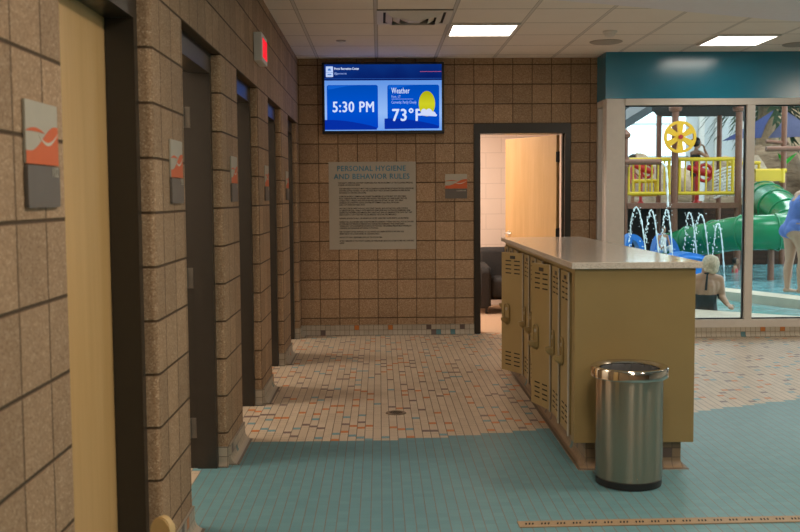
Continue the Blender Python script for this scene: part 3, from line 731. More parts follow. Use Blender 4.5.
# ================================================================== LOCKER ISLAND
RI = math.radians(-.62); PIV = Vector((1.028, 5.10, 0))
def isl(x, y, z=0.):
    v = Vector((x-PIV.x, y-PIV.y, 0)); v.rotate(Matrix.Rotation(RI, 3, 'Z')); return (PIV.x+v.x, PIV.y+v.y, z)
XL, XR, LZ0, LZ1 = 1.028, 1.655, .146, 1.072
SLOTS = 10; SW = .302; Y00 = 5.19
def locker(label, k, ang):
    t = thing('locker', label, 'locker', isl(XL+.004, Y00+k*SW), RI, 'tan metal lockers under the counter')
    d = XR-XL-.005; w = SW-.001; e = .012
    bm = nb()
    add_box(bm, 0, d, 0, e, LZ0, LZ1-.001); add_box(bm, 0, d, w-e, w, LZ0, LZ1-.001)
    add_box(bm, 0, d, e, w-e, LZ0, LZ0+e); add_box(bm, 0, d, e, w-e, LZ1-.030, LZ1-.001); add_box(bm, d-e, d, e, w-e, LZ0+e, LZ1-.030)
    obj('body', bm, 'locker', t)
    bm = nb(); add_tube(bm, [(-.026, .006, LZ0+.015), (-.026, .006, LZ1-.025)], .0062, 10); obj('hinge_strip', bm, 'strip', t, 50)
    dw, z0, z1 = w-.022, LZ0+.020, LZ1-.030
    dr = bpy.data.objects.new('door', None)
    bm = nb(); add_box(bm, -.020, -.001, 0, dw, z0, z1, bev=.003)
    dr = obj('door', bm, 'locker', t); dr.location = (0, .011, 0); dr.rotation_euler = (0, 0, ang)
    # pressed louvers, two columns of four, high and low
    for zc in (z1-.115, z0+.085):
        for c in (.31, .69):
            bm = nb()
            for q in range(4):
                zz = zc+.055-q*.030; add_box(bm, -.0212, -.0195, dw*c-.034, dw*c+.034, zz-.004, zz+.004)
            obj('vent', bm, 'dark', dr)
    bm = nb(); add_box(bm, -.0225, -.0195, dw*.5-.030, dw*.5+.030, z1-.045, z1-.022, bev=.001); obj('number_plate', bm, 'plastic', dr)
    # recessed-cup pull near the free edge
    yc, zc, hr = dw-.072, .59, .030
    bm = nb()
    pr = [(yc+hr*math.cos(a), zc-.045+hr*math.sin(a)) for a in [PI+PI*k/8 for k in range(9)]]+[(yc+hr*math.cos(a), zc+.045+hr*math.sin(a)) for a in [PI*k/8 for k in range(9)]]
    add_prism(bm, pr, -.024, -.0195, 'X')
    rim = [Vector((-.026, yc+hr*math.cos(a), zc+(-.045 if math.sin(a) < 0 else .045)+hr*math.sin(a))) for a in [2*PI*k/28 for k in range(28)]]
    add_tube(bm, rim, .006, 8, closed=True)
    rings = []                                    # the scoop: a half bowl standing off the door
    for k in range(9):
        f = k/8; z = zc-.078+.052*f; dep = .012+.040*math.sin(PI/2*min(1, f*1.25)); ww = hr*math.sqrt(max(.02, 1-(1-min(1, f*1.6))**2))
        rings.append([bm.verts.new((-.022-dep*math.sin(PI*q/10), yc-ww*math.cos(PI*q/10), z)) for q in range(11)])
    for A, Bq in zip(rings, rings[1:]):
        for q in range(10): bm.faces.new((A[q], A[q+1], Bq[q+1], Bq[q]))
    bm.faces.new(rings[0]); bm.faces.new(rings[-1])
    h = obj('handle', bm, 'locker', dr, 50)
    bm = nb(); add_tube(bm, [(-.022, yc, zc+.036), (-.030, yc, zc+.036)], .012, 14); obj('lock', bm, 'strip', h)
    return t
LAB = ['tan metal locker next to the end panel, its narrow door shut', 'tan metal locker second from the end panel, its narrow door shut',
       'tan metal locker third from the end panel, its door hanging slightly open', 'tan metal locker behind the slightly open door, fourth from the end panel',
       'tan metal locker fifth from the end panel, halfway along the counter', 'tan metal locker just before the widest open door, its door shut', 'tan metal locker with the widest open door, seventh from the end panel',
       'tan metal locker just past the widest open door, eighth from the end panel', 'tan metal locker ninth from the end panel, last but one', 'tan metal locker at the far end of the counter']
for k in range(SLOTS): locker(LAB[k], k, math.radians({2: 17, 6: 29}.get(k, 0.)))
bm = nb(); add_box(bm, -.008, XR-XL, 0, .088, LZ0, LZ1-.001, bev=.002)
o = obj('locker_end_panel', bm, 'locker'); o.location = isl(XL, 5.10); o.rotation_euler = (0, 0, RI)
tag(o, 'plain tan metal end panel of the locker island behind the steel bin', 'panel')
bm = nb(); add_box(bm, 0, XR-XL, 0, .05, LZ0, LZ1-.001, bev=.002)
o = obj('locker_end_panel', bm, 'locker'); o.location = isl(XL, Y00+SLOTS*SW+.001); o.rotation_euler = (0, 0, RI)
tag(o, 'narrow tan end panel at the far end of the locker island', 'panel')
bm = nb(); add_box(bm, -.028, XR-XL+.032, -.022, 8.34-5.10, LZ1, LZ1+.034, bev=.003)
o = obj('countertop', bm, 'counter'); o.location = isl(XL, 5.10); o.rotation_euler = (0, 0, RI)
tag(o, 'long pale speckled countertop lying over the tan lockers', 'countertop')
bm = nb()
prof = [(0, LZ0), (0, .045)]+[(.042-.042*math.cos(a), .045-.041*math.sin(a)) for a in [PI/2*k/6 for k in range(1, 7)]]+[(.044, 0)]
rings = [[bm.verts.new(isl(x, y, z)) for x, y in ((1.088-d, 5.142-d), (1.600+d*.8, 5.142-d), (1.600+d*.8, 8.22+d), (1.088-d, 8.22+d))] for d, z in prof]
for A, Bq in zip(rings, rings[1:]):
    for k in range(4): bm.faces.new((A[k], A[(k+1) % 4], Bq[(k+1) % 4], Bq[k]))
bm.faces.new(rings[0]); bm.faces.new(rings[-1])
struct('trim_4', bm, 'plinth', 40)

# ================================================================== BIN, DRAINS, POST
t = thing('trash_can', 'round brushed steel trash can with polished rim beside the locker end panel', 'trash can', (1.252, 4.868, 0))
bm = nb(); add_lathe(bm, [(.150, 0), (.163, .004), (.165, .036), (.160, .040)], seg=64); obj('base_ring', bm, 'plastic', t, 40)
bm = nb(); add_lathe(bm, [(.162, .038), (.1675, .045), (.1690, .555), (.165, .556), (.160, .05)], seg=96, cap0=False, cap1=False); obj('body', bm, 'steel', t, 40)
bm = nb(); add_lathe(bm, [(.167, .548), (.190, .548), (.193, .552), (.193, .594), (.189, .600), (.180, .603), (.160, .598), (.150, .588), (.150, .575), (.166, .570)], seg=96, loop=True); obj('rim', bm, 'chrome', t, 35)
bm = nb(); rings = []
for z, r in ((.584, .147), (.570, .143), (.52, .140), (.40, .134), (.20, .125), (.12, .05)):
    rings.append([bm.verts.new(((r+.006*math.sin(k*2.7+z*30)+.004*math.sin(k*1.1))*math.cos(2*PI*k/64), (r+.006*math.sin(k*2.7+z*30))*math.sin(2*PI*k/64), z)) for k in range(64)])
for A, Bq in zip(rings, rings[1:]):
    for k in range(64): bm.faces.new((A[k], A[(k+1) % 64], Bq[(k+1) % 64], Bq[k]))
bm.faces.new(rings[-1]); obj('liner', bm, 'liner', t, 60)

t = thing('floor_drain', 'small round bronze drain set in the beige tile floor', 'drain', (.1, 6.533, 0))
bm = nb(); add_lathe(bm, [(.070, .0005), (.068, .004), (.056, .005), (.055, .004)], seg=32, cap0=False, cap1=True); obj('cover', bm, 'drainb', t, 40)
bm = nb()
for k in range(-3, 4): add_box(bm, -.045*math.cos(k*.35), .045*math.cos(k*.35), k*.013-.0018, k*.013+.0018, .0036, .0046)
obj('slots', bm, 'dark', t)
t = thing('trench_drain', 'long narrow tan trench drain cover crossing the teal tiles', 'drain', (.604, 4.205, 0), math.radians(1.1))
bm = nb(); add_box(bm, 0, 3.3, 0, .078, .0005, .005, bev=.001); obj('cover', bm, 'trench', t)
bm = nb()
for i in range(46):
    for q in (-1, 0, 1):
        x = .05+i*.0705+q*.015; add_prism(bm, [(x+.0045*math.cos(a)+.006*math.sin(a)*.5, .039+.013*math.sin(a)) for a in [2*PI*k/10 for k in range(10)]], .0045, .0056)
obj('slots', bm, 'dark', t)
# short pale post by the first pier
p = pt(163, 531, Y=3.2)
t = thing('wooden_post', 'short pale wooden post with a rounded top by the first pier', 'post', (p.x, 3.2, 0), math.radians(-22))
bm = nb(); r = .038; zt = .405
add_prism(bm, [(-r, .02), (r, .02)]+[(r*math.cos(a), zt-.045+.045*math.sin(a)) for a in [PI*k/16 for k in range(17)]], -.016, .016, 'Y')
bmesh.ops.bevel(bm, geom=[e for e in bm.edges if all(abs(abs(v.co.y)-.016) < 1e-6 for v in e.verts) and abs(e.verts[0].co.y-e.verts[1].co.y) < 1e-6], offset=.004, segments=2, affect='EDGES')
obj('upright', bm, 'pale_wood', t, 40)
bm = nb(); add_box(bm, -.07, .07, -.055, .055, .0005, .021, bev=.004); obj('foot', bm, 'pale_wood', t)

# ================================================================== LOUNGE ARMCHAIR
t = thing('armchair', 'dark grey rounded armchair in the bright room beyond the doorway', 'armchair', (1.62, 12.40, 0))
bm = nb(); add_box(bm, -.36, .36, .14, .36, .12, .80, bev=.07, seg=4); obj('backrest', bm, 'chair', t, 60)
bm = nb(); add_box(bm, -.25, .25, -.34, .16, .20, .44, bev=.05, seg=4); obj('seat', bm, 'chair', t, 60)
for s in (-1, 1):
    bm = nb(); pr = [(-.38, .07), (.30, .07), (.34, .40)]+[(.20-.0*k, .62) for k in range(1)]+[(-.30+.10*math.cos(a)*1., .50+.10*math.sin(a)) for a in [PI*.55+PI*.5*k/6 for k in range(7)]]
    add_prism(bm, pr, s*.25, s*.40, 'X'); bmesh.ops.recalc_face_normals(bm, faces=bm.faces)
    bmesh.ops.bevel(bm, geom=list(bm.edges), offset=.03, segments=3, affect='EDGES'); obj('armrest', bm, 'chair', t, 60)
for sx in (-.30, .30):
    for sy in (-.30, .28):
        bm = nb(); add_tube(bm, [(sx, sy, 0), (sx, sy, .14)], [.018, .024], 10); obj('leg', bm, 'plastic', t)

# ================================================================== POOL HALL
def poly_slab(name, pts, z0, z1, mat): 
    bm = nb(); add_prism(bm, pts, z0, z1); return struct(name, bm, mat)
LIP = lambda x: 11.709+(x-3.764)*-.80
poly_slab('floor_pool_deck', [(2.42, SY+.14), (5.98, SY+.14), (5.80, LIP(5.8)), (4.75, LIP(4.75)), (3.76, LIP(3.76)), (2.42, LIP(2.42))], -.70, .08, 'deck')
poly_slab('floor_pool_basin', [(2.42, SY+.14), (16, SY+.14), (16, 30), (2.42, 30)], -.80, -.70, 'basin')
S0, S1 = Vector((5.61, 12.95)), Vector((5.04, 14.18)); sd = (S1-S0).normalized(); sn = Vector((-sd.y, sd.x))
if sn.x > 0: sn = -sn
a, b = S0-sd*3.0, S0+sd*6.5
poly_slab('trim_pool_wall', [a, b, b+sn*.42, a+sn*.42], -.70, .10, 'deck')
poly_slab('water_near_pool', [(2.42, LIP(2.42)-.05), (6.9, LIP(6.9)-.05), (a.x, a.y), (b.x, b.y), (2.42, 18.7)], -.5, -.02, 'poolnear')
poly_slab('water_far_pool', [(a.x+.01, a.y), (16, 10.2), (16, 20.9), (2.42, 20.9), (2.42, 18.9), (b.x+.01, b.y)], -.5, -.05, 'poolfar')
H = 7.0
bm = nb(); add_box(bm, 2.42, 2.52, D+.1, 30, -.7, H); struct('wall_pool_left', bm, 'cool')
bm = nb(); add_box(bm, SX, 16, SY+.02, SY+.14, ZC+.01, H); struct('wall_pool_front', bm, 'cool')
bm = nb(); add_box(bm, 2.4, 16.1, SY+.1, 30.2, H, H+.2); struct('ceiling_pool', bm, 'white')
bm = nb()                                    # far wall with a tall glazed bay
add_box(bm, 2.42, 5.6, 30, 30.2, -.7, H); add_box(bm, 9.45, 11.55, 30, 30.2, -.7, H); add_box(bm, 5.6, 9.45, 30, 30.2, -.7, 1.6); add_box(bm, 5.6, 9.45, 30, 30.2, 6.6, H)
struct('wall_pool_far', bm, 'cool')
bm = nb(); add_box(bm, 11.55, 16, 29.9, 30.2, -.7, H); struct('wall_pool_far_tan', bm, 'sand')
bm = nb()
for x in (5.6, 6.56, 7.52, 8.48, 9.40): add_box(bm, x, x+.05, 29.98, 30.1, 1.6, 6.6)
for z in (1.6, 2.6, 3.6, 4.6, 5.6, 6.55): add_box(bm, 5.6, 9.45, 29.98, 30.1, z, z+.05)
w3 = struct('window_3', bm, 'cool'); box('pane', 'glass', 5.6, 9.45, 30.03, 30.04, 1.6, 6.6, w3)
bm = nb()
for x in (9.75, 10.25, 10.95): add_box(bm, x, x+.16, 29.86, 29.99, 1.0, H)
struct('pillar_pool_far', bm, 'lampw')
bm = nb()                                    # right side: unseen open grid, added to let daylight flood the hall
for y in (10.1, 13.4, 16.7, 20, 23.3, 26.6, 29.9): add_box(bm, 16, 16.1, y, y+.12, -.7, H)
for z in (.6, 3.4, 6.4): add_box(bm, 16, 16.1, 10.1, 30, z, z+.12)
add_box(bm, 16, 16.1, 10.1, 30, -.7, .6)
w4 = struct('added_daylight_opening', bm, 'cool')
bm = nb(); add_tube(bm, [pt(600, 135, Y=27), pt(660, 98, Y=27)], .22, 4); add_tube(bm, [pt(600, 122, Y=27.3), pt(650, 94, Y=27.3)], .10, 4)
struct('beam_pool', bm, 'truss')
# low dark brick wall + moulded rocks behind the play structure
bm = nb(); add_box(bm, 4.2, 12.6, 22.6, 22.9, -.7, 1.22); struct('wall_brick', bm, 'brick')
def rock(name, label, c, r, mat, seed):
    bm = nb(); q = bmesh.ops.create_icosphere(bm, subdivisions=4, radius=1.)
    for v in bm.verts:
        n = noise.fractal(v.co*1.6+Vector((seed*3.1, 0, 0)), .9, 2.1, 4)
        v.co *= 1+.22*n
        v.co = Vector((v.co.x*r[0], v.co.y*r[1], v.co.z*r[2] if v.co.z > 0 else v.co.z*1.75))
    o = obj(name, bm, mat, None, 60); o.location = c; return tag(o, label, 'rock', 'moulded rocks around the play structure')
rock('rock', 'pale rounded rock behind the red water cannon at the railing end', (6.25, 24.0, 1.0), (.85, .40, 1.35), 'rocklt', 1)
rock('rock', 'pale rounded rock behind the amber wheel, lower than its neighbours', (7.55, 25.6, 1.0), (.85, .45, 1.20), 'rocklt', 2)
rock('rock', 'pale broad rock behind the child on the platform', (8.85, 24.0, 1.0), (1.0, .42, 1.45), 'rocklt', 3)
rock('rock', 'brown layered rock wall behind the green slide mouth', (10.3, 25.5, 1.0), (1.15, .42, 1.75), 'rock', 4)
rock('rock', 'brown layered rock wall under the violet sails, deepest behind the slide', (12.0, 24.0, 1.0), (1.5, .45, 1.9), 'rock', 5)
# ---- play structure
PF, PR_, PZ = 19.5, 21.6, 1.29
t = thing('play_structure', 'raised water play platform with yellow railing, brown posts and dark roof', 'play structure', (6.3, 20.5, 0))
o0 = Vector((6.3, 20.5, 0))
def L(v): return Vector(v)-o0
xa, xb = pt(622, 200, Y=PF).x, pt(739, 200, Y=PF).x
bm = nb(); add_box(bm, xa-.3-o0.x, xb+.03-o0.x, PF-.05-o0.y, PR_+.1-o0.y, PZ-.10, PZ); obj('platform', bm, 'post', t)
bm = nb(); add_box(bm, xa-.3-o0.x, xb+.03-o0.x, PR_+.12-o0.y, PR_+.2-o0.y, -.7, PZ); obj('shade_backing', bm, 'shade', t)  # dark sheet standing in for the shade under the platform
def post(u, Y, ztop, r, z0=-.7):
    x = pt(u, 190, Y=Y).x; bm = nb()
    add_tube(bm, [L((x, Y, z0)), L((x, Y, ztop))], r, 14)
    po = obj('post', bm, 'post', t, 40)
    bm = nb(); c = L((x, Y, ztop)); add_lathe(bm, [(r*.9, -.02), (r*1.7, .0), (r*2.0, .06), (r*1.4, .10), (r*.5, .16)], (c.x, c.y, c.z), 14); obj('post_cap', bm, 'post', po, 40)
    return x
post(625, PF, 2.6, .055); post(674.5, PF, pt(674, 111, Y=PF).z, .068); xp = post(738, PF, pt(738, 111, Y=PF).z, .068)
post(658.5, PR_, pt(658, 114, Y=PR_).z, .055); post(718.5, PR_, pt(718, 114, Y=PR_).z, .055)
bm = nb(); zr = pt(674, 108, Y=PF).z
A = [pt(652, 112, Y=PF+.9), pt(672, 106.5, Y=PF-.1), pt(745, 106.5, Y=PF-.1), pt(748, 112, Y=PR_+.3), pt(660, 113, Y=PR_+.3)]
add_prism(bm, [(L(q).x, L(q).y) for q in A], zr+.02, zr+.16); obj('roof', bm, 'roofd', t)
def railing(u0, u1, Y, zt, zb, du, mat='yellow', rr=.040, bar=.018):
    x0, x1 = pt(u0, 180, Y=Y).x, pt(u1, 180, Y=Y).x
    bm = nb(); add_tube(bm, [L((x0, Y, zt)), L((x1, Y, zt))], rr, 10); add_tube(bm, [L((x0, Y, zb)), L((x1, Y, zb))], rr*.9, 10)
    for x in (x0+.03, x1-.03): add_tube(bm, [L((x, Y, zb)), L((x, Y, zt))], rr*.8, 8)
    n = max(2, int((x1-x0)/du))
    for i in range(1, n): 
        x = x0+(x1-x0)*i/n; add_tube(bm, [L((x, Y, zb)), L((x, Y, zt))], bar, 8)
    return obj('railing', bm, mat, t, 50)
zt, zb = pt(650, 159.5, Y=PF).z, pt(650, 193.5, Y=PF).z
railing(627, 670.5, PF, zt, zb, .115); railing(678, 734, PF, zt, zb, .13)
railing(632, 657, PF+.35, pt(645, 181, Y=PF).z, zb-.02, .13)
railing(728, 760, PR_-.3, zt-.02, zb, .14)
bm = nb(); add_box(bm, pt(627, 197, Y=PF).x-o0.x, xp-o0.x, PF-.09-o0.y, PF-.05-o0.y, PZ-.10, PZ+.01); obj('edge_board', bm, 'post', t)
# spout pipe
bm = nb(); add_tube(bm, [L(pt(622, 162, Y=PF-.25)), L(pt(661, 162, Y=PF-.25))], .055, 12); add_tube(bm, [L(pt(625.5, 157, Y=PF-.2)), L(pt(625.5, 167, Y=PF-.2))], .075, 12)
obj('spout_pipe', bm, 'post', t, 50)
# amber wheel
c = L(pt(680, 137, Y=PF-.30)); bm = nb(); R0 = .315
ring = []
def annulus(bm, r0, r1, y0, y1, seg=48):
    P = [(r0, y0), (r1, y0), (r1, y1), (r0, y1)]
    rings = [[bm.verts.new((c.x+r*math.cos(2*PI*k/seg), c.y+y, c.z+r*math.sin(2*PI*k/seg))) for k in range(seg)] for r, y in P]
    for i in range(4):
        A, Bq = rings[i], rings[(i+1) % 4]
        for k in range(seg): bm.faces.new((A[k], A[(k+1) % seg], Bq[(k+1) % seg], Bq[k]))
annulus(bm, .262, R0, -.03, .03); annulus(bm, .02, .095, -.03, .03)
for k in range(6):
    a = PI/6+k*PI/3+PI/6*0; d, n = Vector((math.cos(a), 0, math.sin(a))), Vector((-math.sin(a), 0, math.cos(a)))
    q = [c+d*.08-n*.042, c+d*.08+n*.042, c+d*.275+n*.066, c+d*.275-n*.066]
    add_prism(bm, [(v.x, v.z) for v in q], c.y-.028, c.y+.028, 'Y')
wh = obj('wheel', bm, 'wheelc', t, 40)
bm = nb(); add_tube(bm, [c+Vector((0, -.07, 0)), c+Vector((0, .25, 0))], .045, 14); obj('hub', bm, 'red', wh, 40)
# rope net
bm = nb(); Y = PF+.9
P0, P1 = pt(716, 170, Y=Y), pt(742, 196, Y=Y)
for i in range(9):
    f = i/8; x = P0.x+(P1.x-P0.x)*f
    add_tube(bm, smoothpath([L((x, Y, P0.z-.12*math.sin(f*PI)-(.14 if f < .2 else 0))), L((x+.06, Y-.04, (P0.z+P1.z)/2)), L((x-.02, Y, P1.z))], 4), .022, 6)
    z = P0.z+(P1.z-P0.z)*f
    add_tube(bm, smoothpath([L((P0.x-.04, Y, z-.05)), L(((P0.x+P1.x)/2, Y-.05, z+.06)), L((P1.x, Y, z-.02))], 4), .022, 6)
obj('rope_net', bm, 'rope', t, 60)
# yellow guard panel at the slide mouth, beams
ya = 20.95; a, b = pt(755, 171, Y=ya), pt(782, 181, Y=ya)
bm = nb(); add_box(bm, a.x-o0.x, b.x-o0.x, ya-.05-o0.y, ya-o0.y, b.z, a.z); add_tube(bm, [L((a.x, ya, a.z)), L((b.x+.08, ya, a.z))], .05, 10); add_tube(bm, [L((b.x, ya, a.z-.25)), L((b.x, ya, a.z+.05))], .06, 10)
obj('guard_panel', bm, 'yellow', t, 40)
xq = pt(783, 190, Y=21.2).x
bm = nb(); add_tube(bm, [L((xq, 21.2, -.7)), L((xq, 21.2, 3.6))], .06, 14); obj('post', bm, 'post', t, 40)
bm = nb(); add_tube(bm, [L(pt(766, 149, Y=20.6)), L(pt(815, 148.5, Y=20.6))], .055, 10); add_tube(bm, [L(pt(766, 141.5, Y=21.2)), L(pt(788, 143, Y=21.2))], .04, 10)
obj('crossbeam', bm, 'post', t, 40)
# dark decking under the far right part
bm = nb(); add_box(bm, xp+.3-o0.x, 11.5-o0.x, 21.9-o0.y, 22.0-o0.y, -.7, .62); obj('foundation', bm, 'brick', t)

# water cannons
def cannon(u, v, label, s=1.):
    b = pt(u, v, Y=20.3); t = thing('water_cannon', label, 'water toy', (b.x, 20.3, PZ+.002), 0, 'red water cannons on the platform')
    h = b.z-PZ
    bm = nb(); add_tube(bm, [(0, 0, 0), (0, 0, .05), (0, 0, h-.1)], [.09*s, .045*s, .045*s], 14); obj('pedestal', bm, 'red', t, 40)
    bm = nb(); add_tube(bm, [(.16*s+.15*s*math.cos(a), 0, h-.02+.17*s*math.sin(a)) for a in [2*PI*k/20 for k in range(20)]], .035*s, 10, closed=True); obj('steering_ring', bm, 'red', t, 60)
    bm = nb(); add_tube(bm, [(-.20*s, 0, h+.10), (.05, 0, h+.02), (.26*s, 0, h-.04)], [.05*s, .09*s, .07*s], 14); add_box(bm, -.05*s, .05*s, -.03, .03, h, h+.30*s, bev=.01); obj('barrel', bm, 'red', t, 50)
cannon(641, 170, 'red water cannon by the dark haired child at the railing end', .8); cannon(697, 172, 'red water cannon in front of the standing child', 1.0)

# green tube slide
path = [(764, 199, 20.5), (769, 202, 19.4), (777, 208, 18.5), (788, 217, 17.8), (791, 228, 17.2), (776, 232, 17.0), (743, 233, 17.3), (715, 237, 17.9), (690, 242, 18.5), (671, 248, 19.0)]
P = smoothpath([pt(u, v, Y=y) for u, v, y in path], 12)
t = thing('tube_slide', 'curving green tube slide sweeping down from the play platform into the pool', 'slide', (P[-1].x, P[-1].y, 0)); o1 = Vector((P[-1].x, P[-1].y, 0))
bm = nb(); add_tube(bm, [p-o1 for p in P], [.36-.08*i/(len(P)-1) for i in range(len(P))], 24, cap=False); obj('tube', bm, 'green', t, 60)
for i in range(0, len(P), 12):
    f = frames(P)[i]; r = .36-.08*i/(len(P)-1); bm = nb()
    add_tube(bm, [P[i]-o1+(f[1]*math.cos(2*PI*k/28)+f[2]*math.sin(2*PI*k/28))*(r+.006) for k in range(28)], .018, 8, closed=True); obj('flange', bm, 'green', t, 60)
for i in (40, 62):
    bm = nb(); add_tube(bm, [P[i]-o1-Vector((0, 0, .3)), Vector((P[i].x-o1.x, P[i].y-o1.y, -.7))], .055, 12); obj('support', bm, 'post', t)

# blue splash dome and blue arches
a = pt(684, 262, Y=17.0)
bm = nb()
pr = [Vector((-.30, 0, -.65)), Vector((-.30, 0, .28)), Vector((-.20, 0, .42)), Vector((0, 0, .46)), Vector((.20, 0, .42)), Vector((.31, 0, .28)), Vector((.34, 0, -.65))]
P2 = smoothpath(pr, 6); prs = [(v.x, v.z) for v in P2]
add_prism(bm, prs, -.35, .35, 'Y'); bmesh.ops.recalc_face_normals(bm, faces=bm.faces)
bmesh.ops.bevel(bm, geom=[e for e in bm.edges if abs(e.verts[0].co.y-e.verts[1].co.y) < 1e-6], offset=.07, segments=3, affect='EDGES')
o = obj('splash_dome', bm, 'blue', None, 60); o.location = (a.x+.02, 17.0, 0); tag(o, 'rounded blue plastic water toy behind the counter end', 'water toy')
def arch(u0, v0, um, vm, u1, v1, Y, label):
    A, Bq, C = pt(u0, v0, Y=Y), pt(um, vm, Y=Y), pt(u1, v1, Y=Y)
    pth = smoothpath([Vector((A.x-.05, Y, -.7)), A, Bq, C, Vector((C.x+.05, Y, -.7))], 8)
    bm = nb(); fr = None; w = .16
    ring = []
    for i, p in enumerate(pth):
        tt = (pth[min(i+1, len(pth)-1)]-pth[max(i-1, 0)]).normalized(); n = Vector((-tt.z, 0, tt.x))
        ring.append([bm.verts.new(p+n*s*.055+Vector((0, q*w, 0))) for s, q in ((1, -1), (1, 1), (-1, 1), (-1, -1))])
    for i in range(len(ring)-1):
        for k in range(4): bm.faces.new((ring[i][k], ring[i][(k+1) % 4], ring[i+1][(k+1) % 4], ring[i+1][k]))
    bm.faces.new(ring[0]); bm.faces.new(ring[-1])
    o = obj('splash_arch', bm, 'blue', None, 40); tag(o, label, 'water toy', 'blue splash arches')
arch(626, 248, 632, 237, 641, 252, 18.0, 'blue plastic splash arch beside the window frame corner')
arch(655, 252, 663, 237, 675, 254, 18.2, 'blue plastic splash arch over the crouching child')

# fountain jets: thin arcs breaking into drops
JETS = [((629, 245), (636, 207), (645, 246), 16.2, 'jet nearest the window frame'), ((645, 246), (651, 210), (658.5, 254), 16.4, 'second jet from the window frame'),
        ((661.5, 250), (666.5, 209.5), (672.6, 256), 16.6, 'jet in front of the brown play post'), ((684, 252), (689, 212.5), (698, 272), 17.8, 'jet falling behind the blue dome'),
        ((693, 252), (700.7, 214.5), (709, 262), 17.4, 'jet rising above the blond woman'), ((711.5, 262), (718, 223.5), (724.8, 286), 17.0, 'lowest jet, past the blond woman')]
for (a, b, c, Y, lab) in JETS:
    A, Bq, C = pt(*a, Y=Y), pt(*b, Y=Y), pt(*c, Y=Y); bm = nb(); N = 44
    k = (Bq.z+.06)/(Bq.z-C.z); C = Vector((Bq.x+(C.x-Bq.x)*math.sqrt(k), Y, -.06)); ps = []
    for i in range(N+1):
        s = i/N
        if s < .45: q = s/.45; x = A.x+(Bq.x-A.x)*q; z = A.z+(Bq.z-A.z)*(1-(1-q)**2)
        else: q = (s-.45)/.55; x = Bq.x+(C.x-Bq.x)*q; z = Bq.z+(C.z-Bq.z)*q*q
        ps.append(Vector((x, Y, z)))
    ps = [Vector((A.x-.02, Y, -.06))]+ps if False else ps
    k0 = int(N*.30)
    add_tube(bm, ps[k0:], [.011+.005*math.sin(i*1.9)+random.uniform(-.003, .003) for i in range(len(ps)-k0)], 7)
    for i in range(k0):
        for q in range(2):
            add_ball(bm, ps[i]+Vector((random.uniform(-.02, .02), random.uniform(-.03, .03), random.uniform(-.02, .02))), (.009, .009, random.uniform(.012, .028)), u=6, v=4)
    for i in range(26):
        p = random.choice(ps); add_ball(bm, p+Vector((random.gauss(0, .05), random.gauss(0, .05), random.gauss(0, .05))), random.uniform(.006, .012), u=6, v=4)
    o = obj('water_jet', bm, 'jet', None, 70); tag(o, 'thin white arching fountain '+lab, 'water jet', 'arching fountain jets')
bm = nb(); A, Bq = pt(662, 163, Y=PF-.25), pt(668, 207, Y=PF-.6)
add_tube(bm, smoothpath([A, A+(Bq-A)*.25+Vector((.06, 0, .06)), Bq], 10), [.018+.008*math.sin(i*2.1) for i in range(21)], 7)
o = obj('water_jet', bm, 'jet', None, 70); tag(o, 'thin white stream falling from the brown spout pipe', 'water jet')

# leaf sprayer
b = pt(784, 166, Y=21.3); t = thing('leaf_sprayer', 'bright green two leaf water sprayer by the brown post', 'water toy', (b.x, 21.3, -.7))
bm = nb(); add_tube(bm, [(0, 0, 0), (0, 0, b.z+.7)], .03, 10); obj('stem', bm, 'leaf', t)
for s, w in ((-1, .14), (1, .26)):
    bm = nb(); vs = []
    for i in range(9):
        f = i/8; cx, cz = s*w*f**1.3, b.z+.7+.32*f-.05*f*f; hw = .055*math.sin(PI*min(1, f*.9+.08))
        vs.append([bm.verts.new((cx-hw, -.02, cz)), bm.verts.new((cx, .02, cz+.01)), bm.verts.new((cx+hw, -.02, cz))])
    for i in range(8):
        for k in range(2): bm.faces.new((vs[i][k], vs[i][k+1], vs[i+1][k+1], vs[i+1][k]))
    bmesh.ops.solidify(bm, geom=list(bm.faces), thickness=.02); obj('leaf', bm, 'leaf', t, 60)

# palm tree
x = pt(764, 190, Y=27.6).x; t = thing('palm_tree', 'tall artificial palm with drooping dark fronds behind the shade sails', 'tree', (x, 27.6, -.7))
bm = nb(); add_tube(bm, [(.05*math.sin(i*.5), 0, i*.28) for i in range(20)], [.30-.004*i+(.025 if i % 2 else 0) for i in range(20)], 14); obj('trunk', bm, 'palmt', t, 60)
bm = nb()
for k in range(26):
    a = 2*PI*k/26*1.618*2; el = random.uniform(-.5, .9); ln = random.uniform(1.3, 2.0); d = Vector((math.cos(a), math.sin(a)*.7, 0))
    prev = None
    for i in range(13):
        f = i/12; c = Vector((0, 0, 5.15))+d*ln*f+Vector((0, 0, el*f*1.1-1.5*f*f)); sdir = Vector((-d.y, d.x, 0)).normalized()
        if i:
            for s in (-1, 1):
                tip = c+sdir*s*.32*math.sin(PI*min(1, f*.85+.15))+d*.16+Vector((0, 0, -.16))
                bm.faces.new([bm.verts.new(prev), bm.verts.new(c), bm.verts.new(tip)])
        prev = c
bmesh.ops.solidify(bm, geom=list(bm.faces), thickness=.006)
obj('crown', bm, 'frond', t)
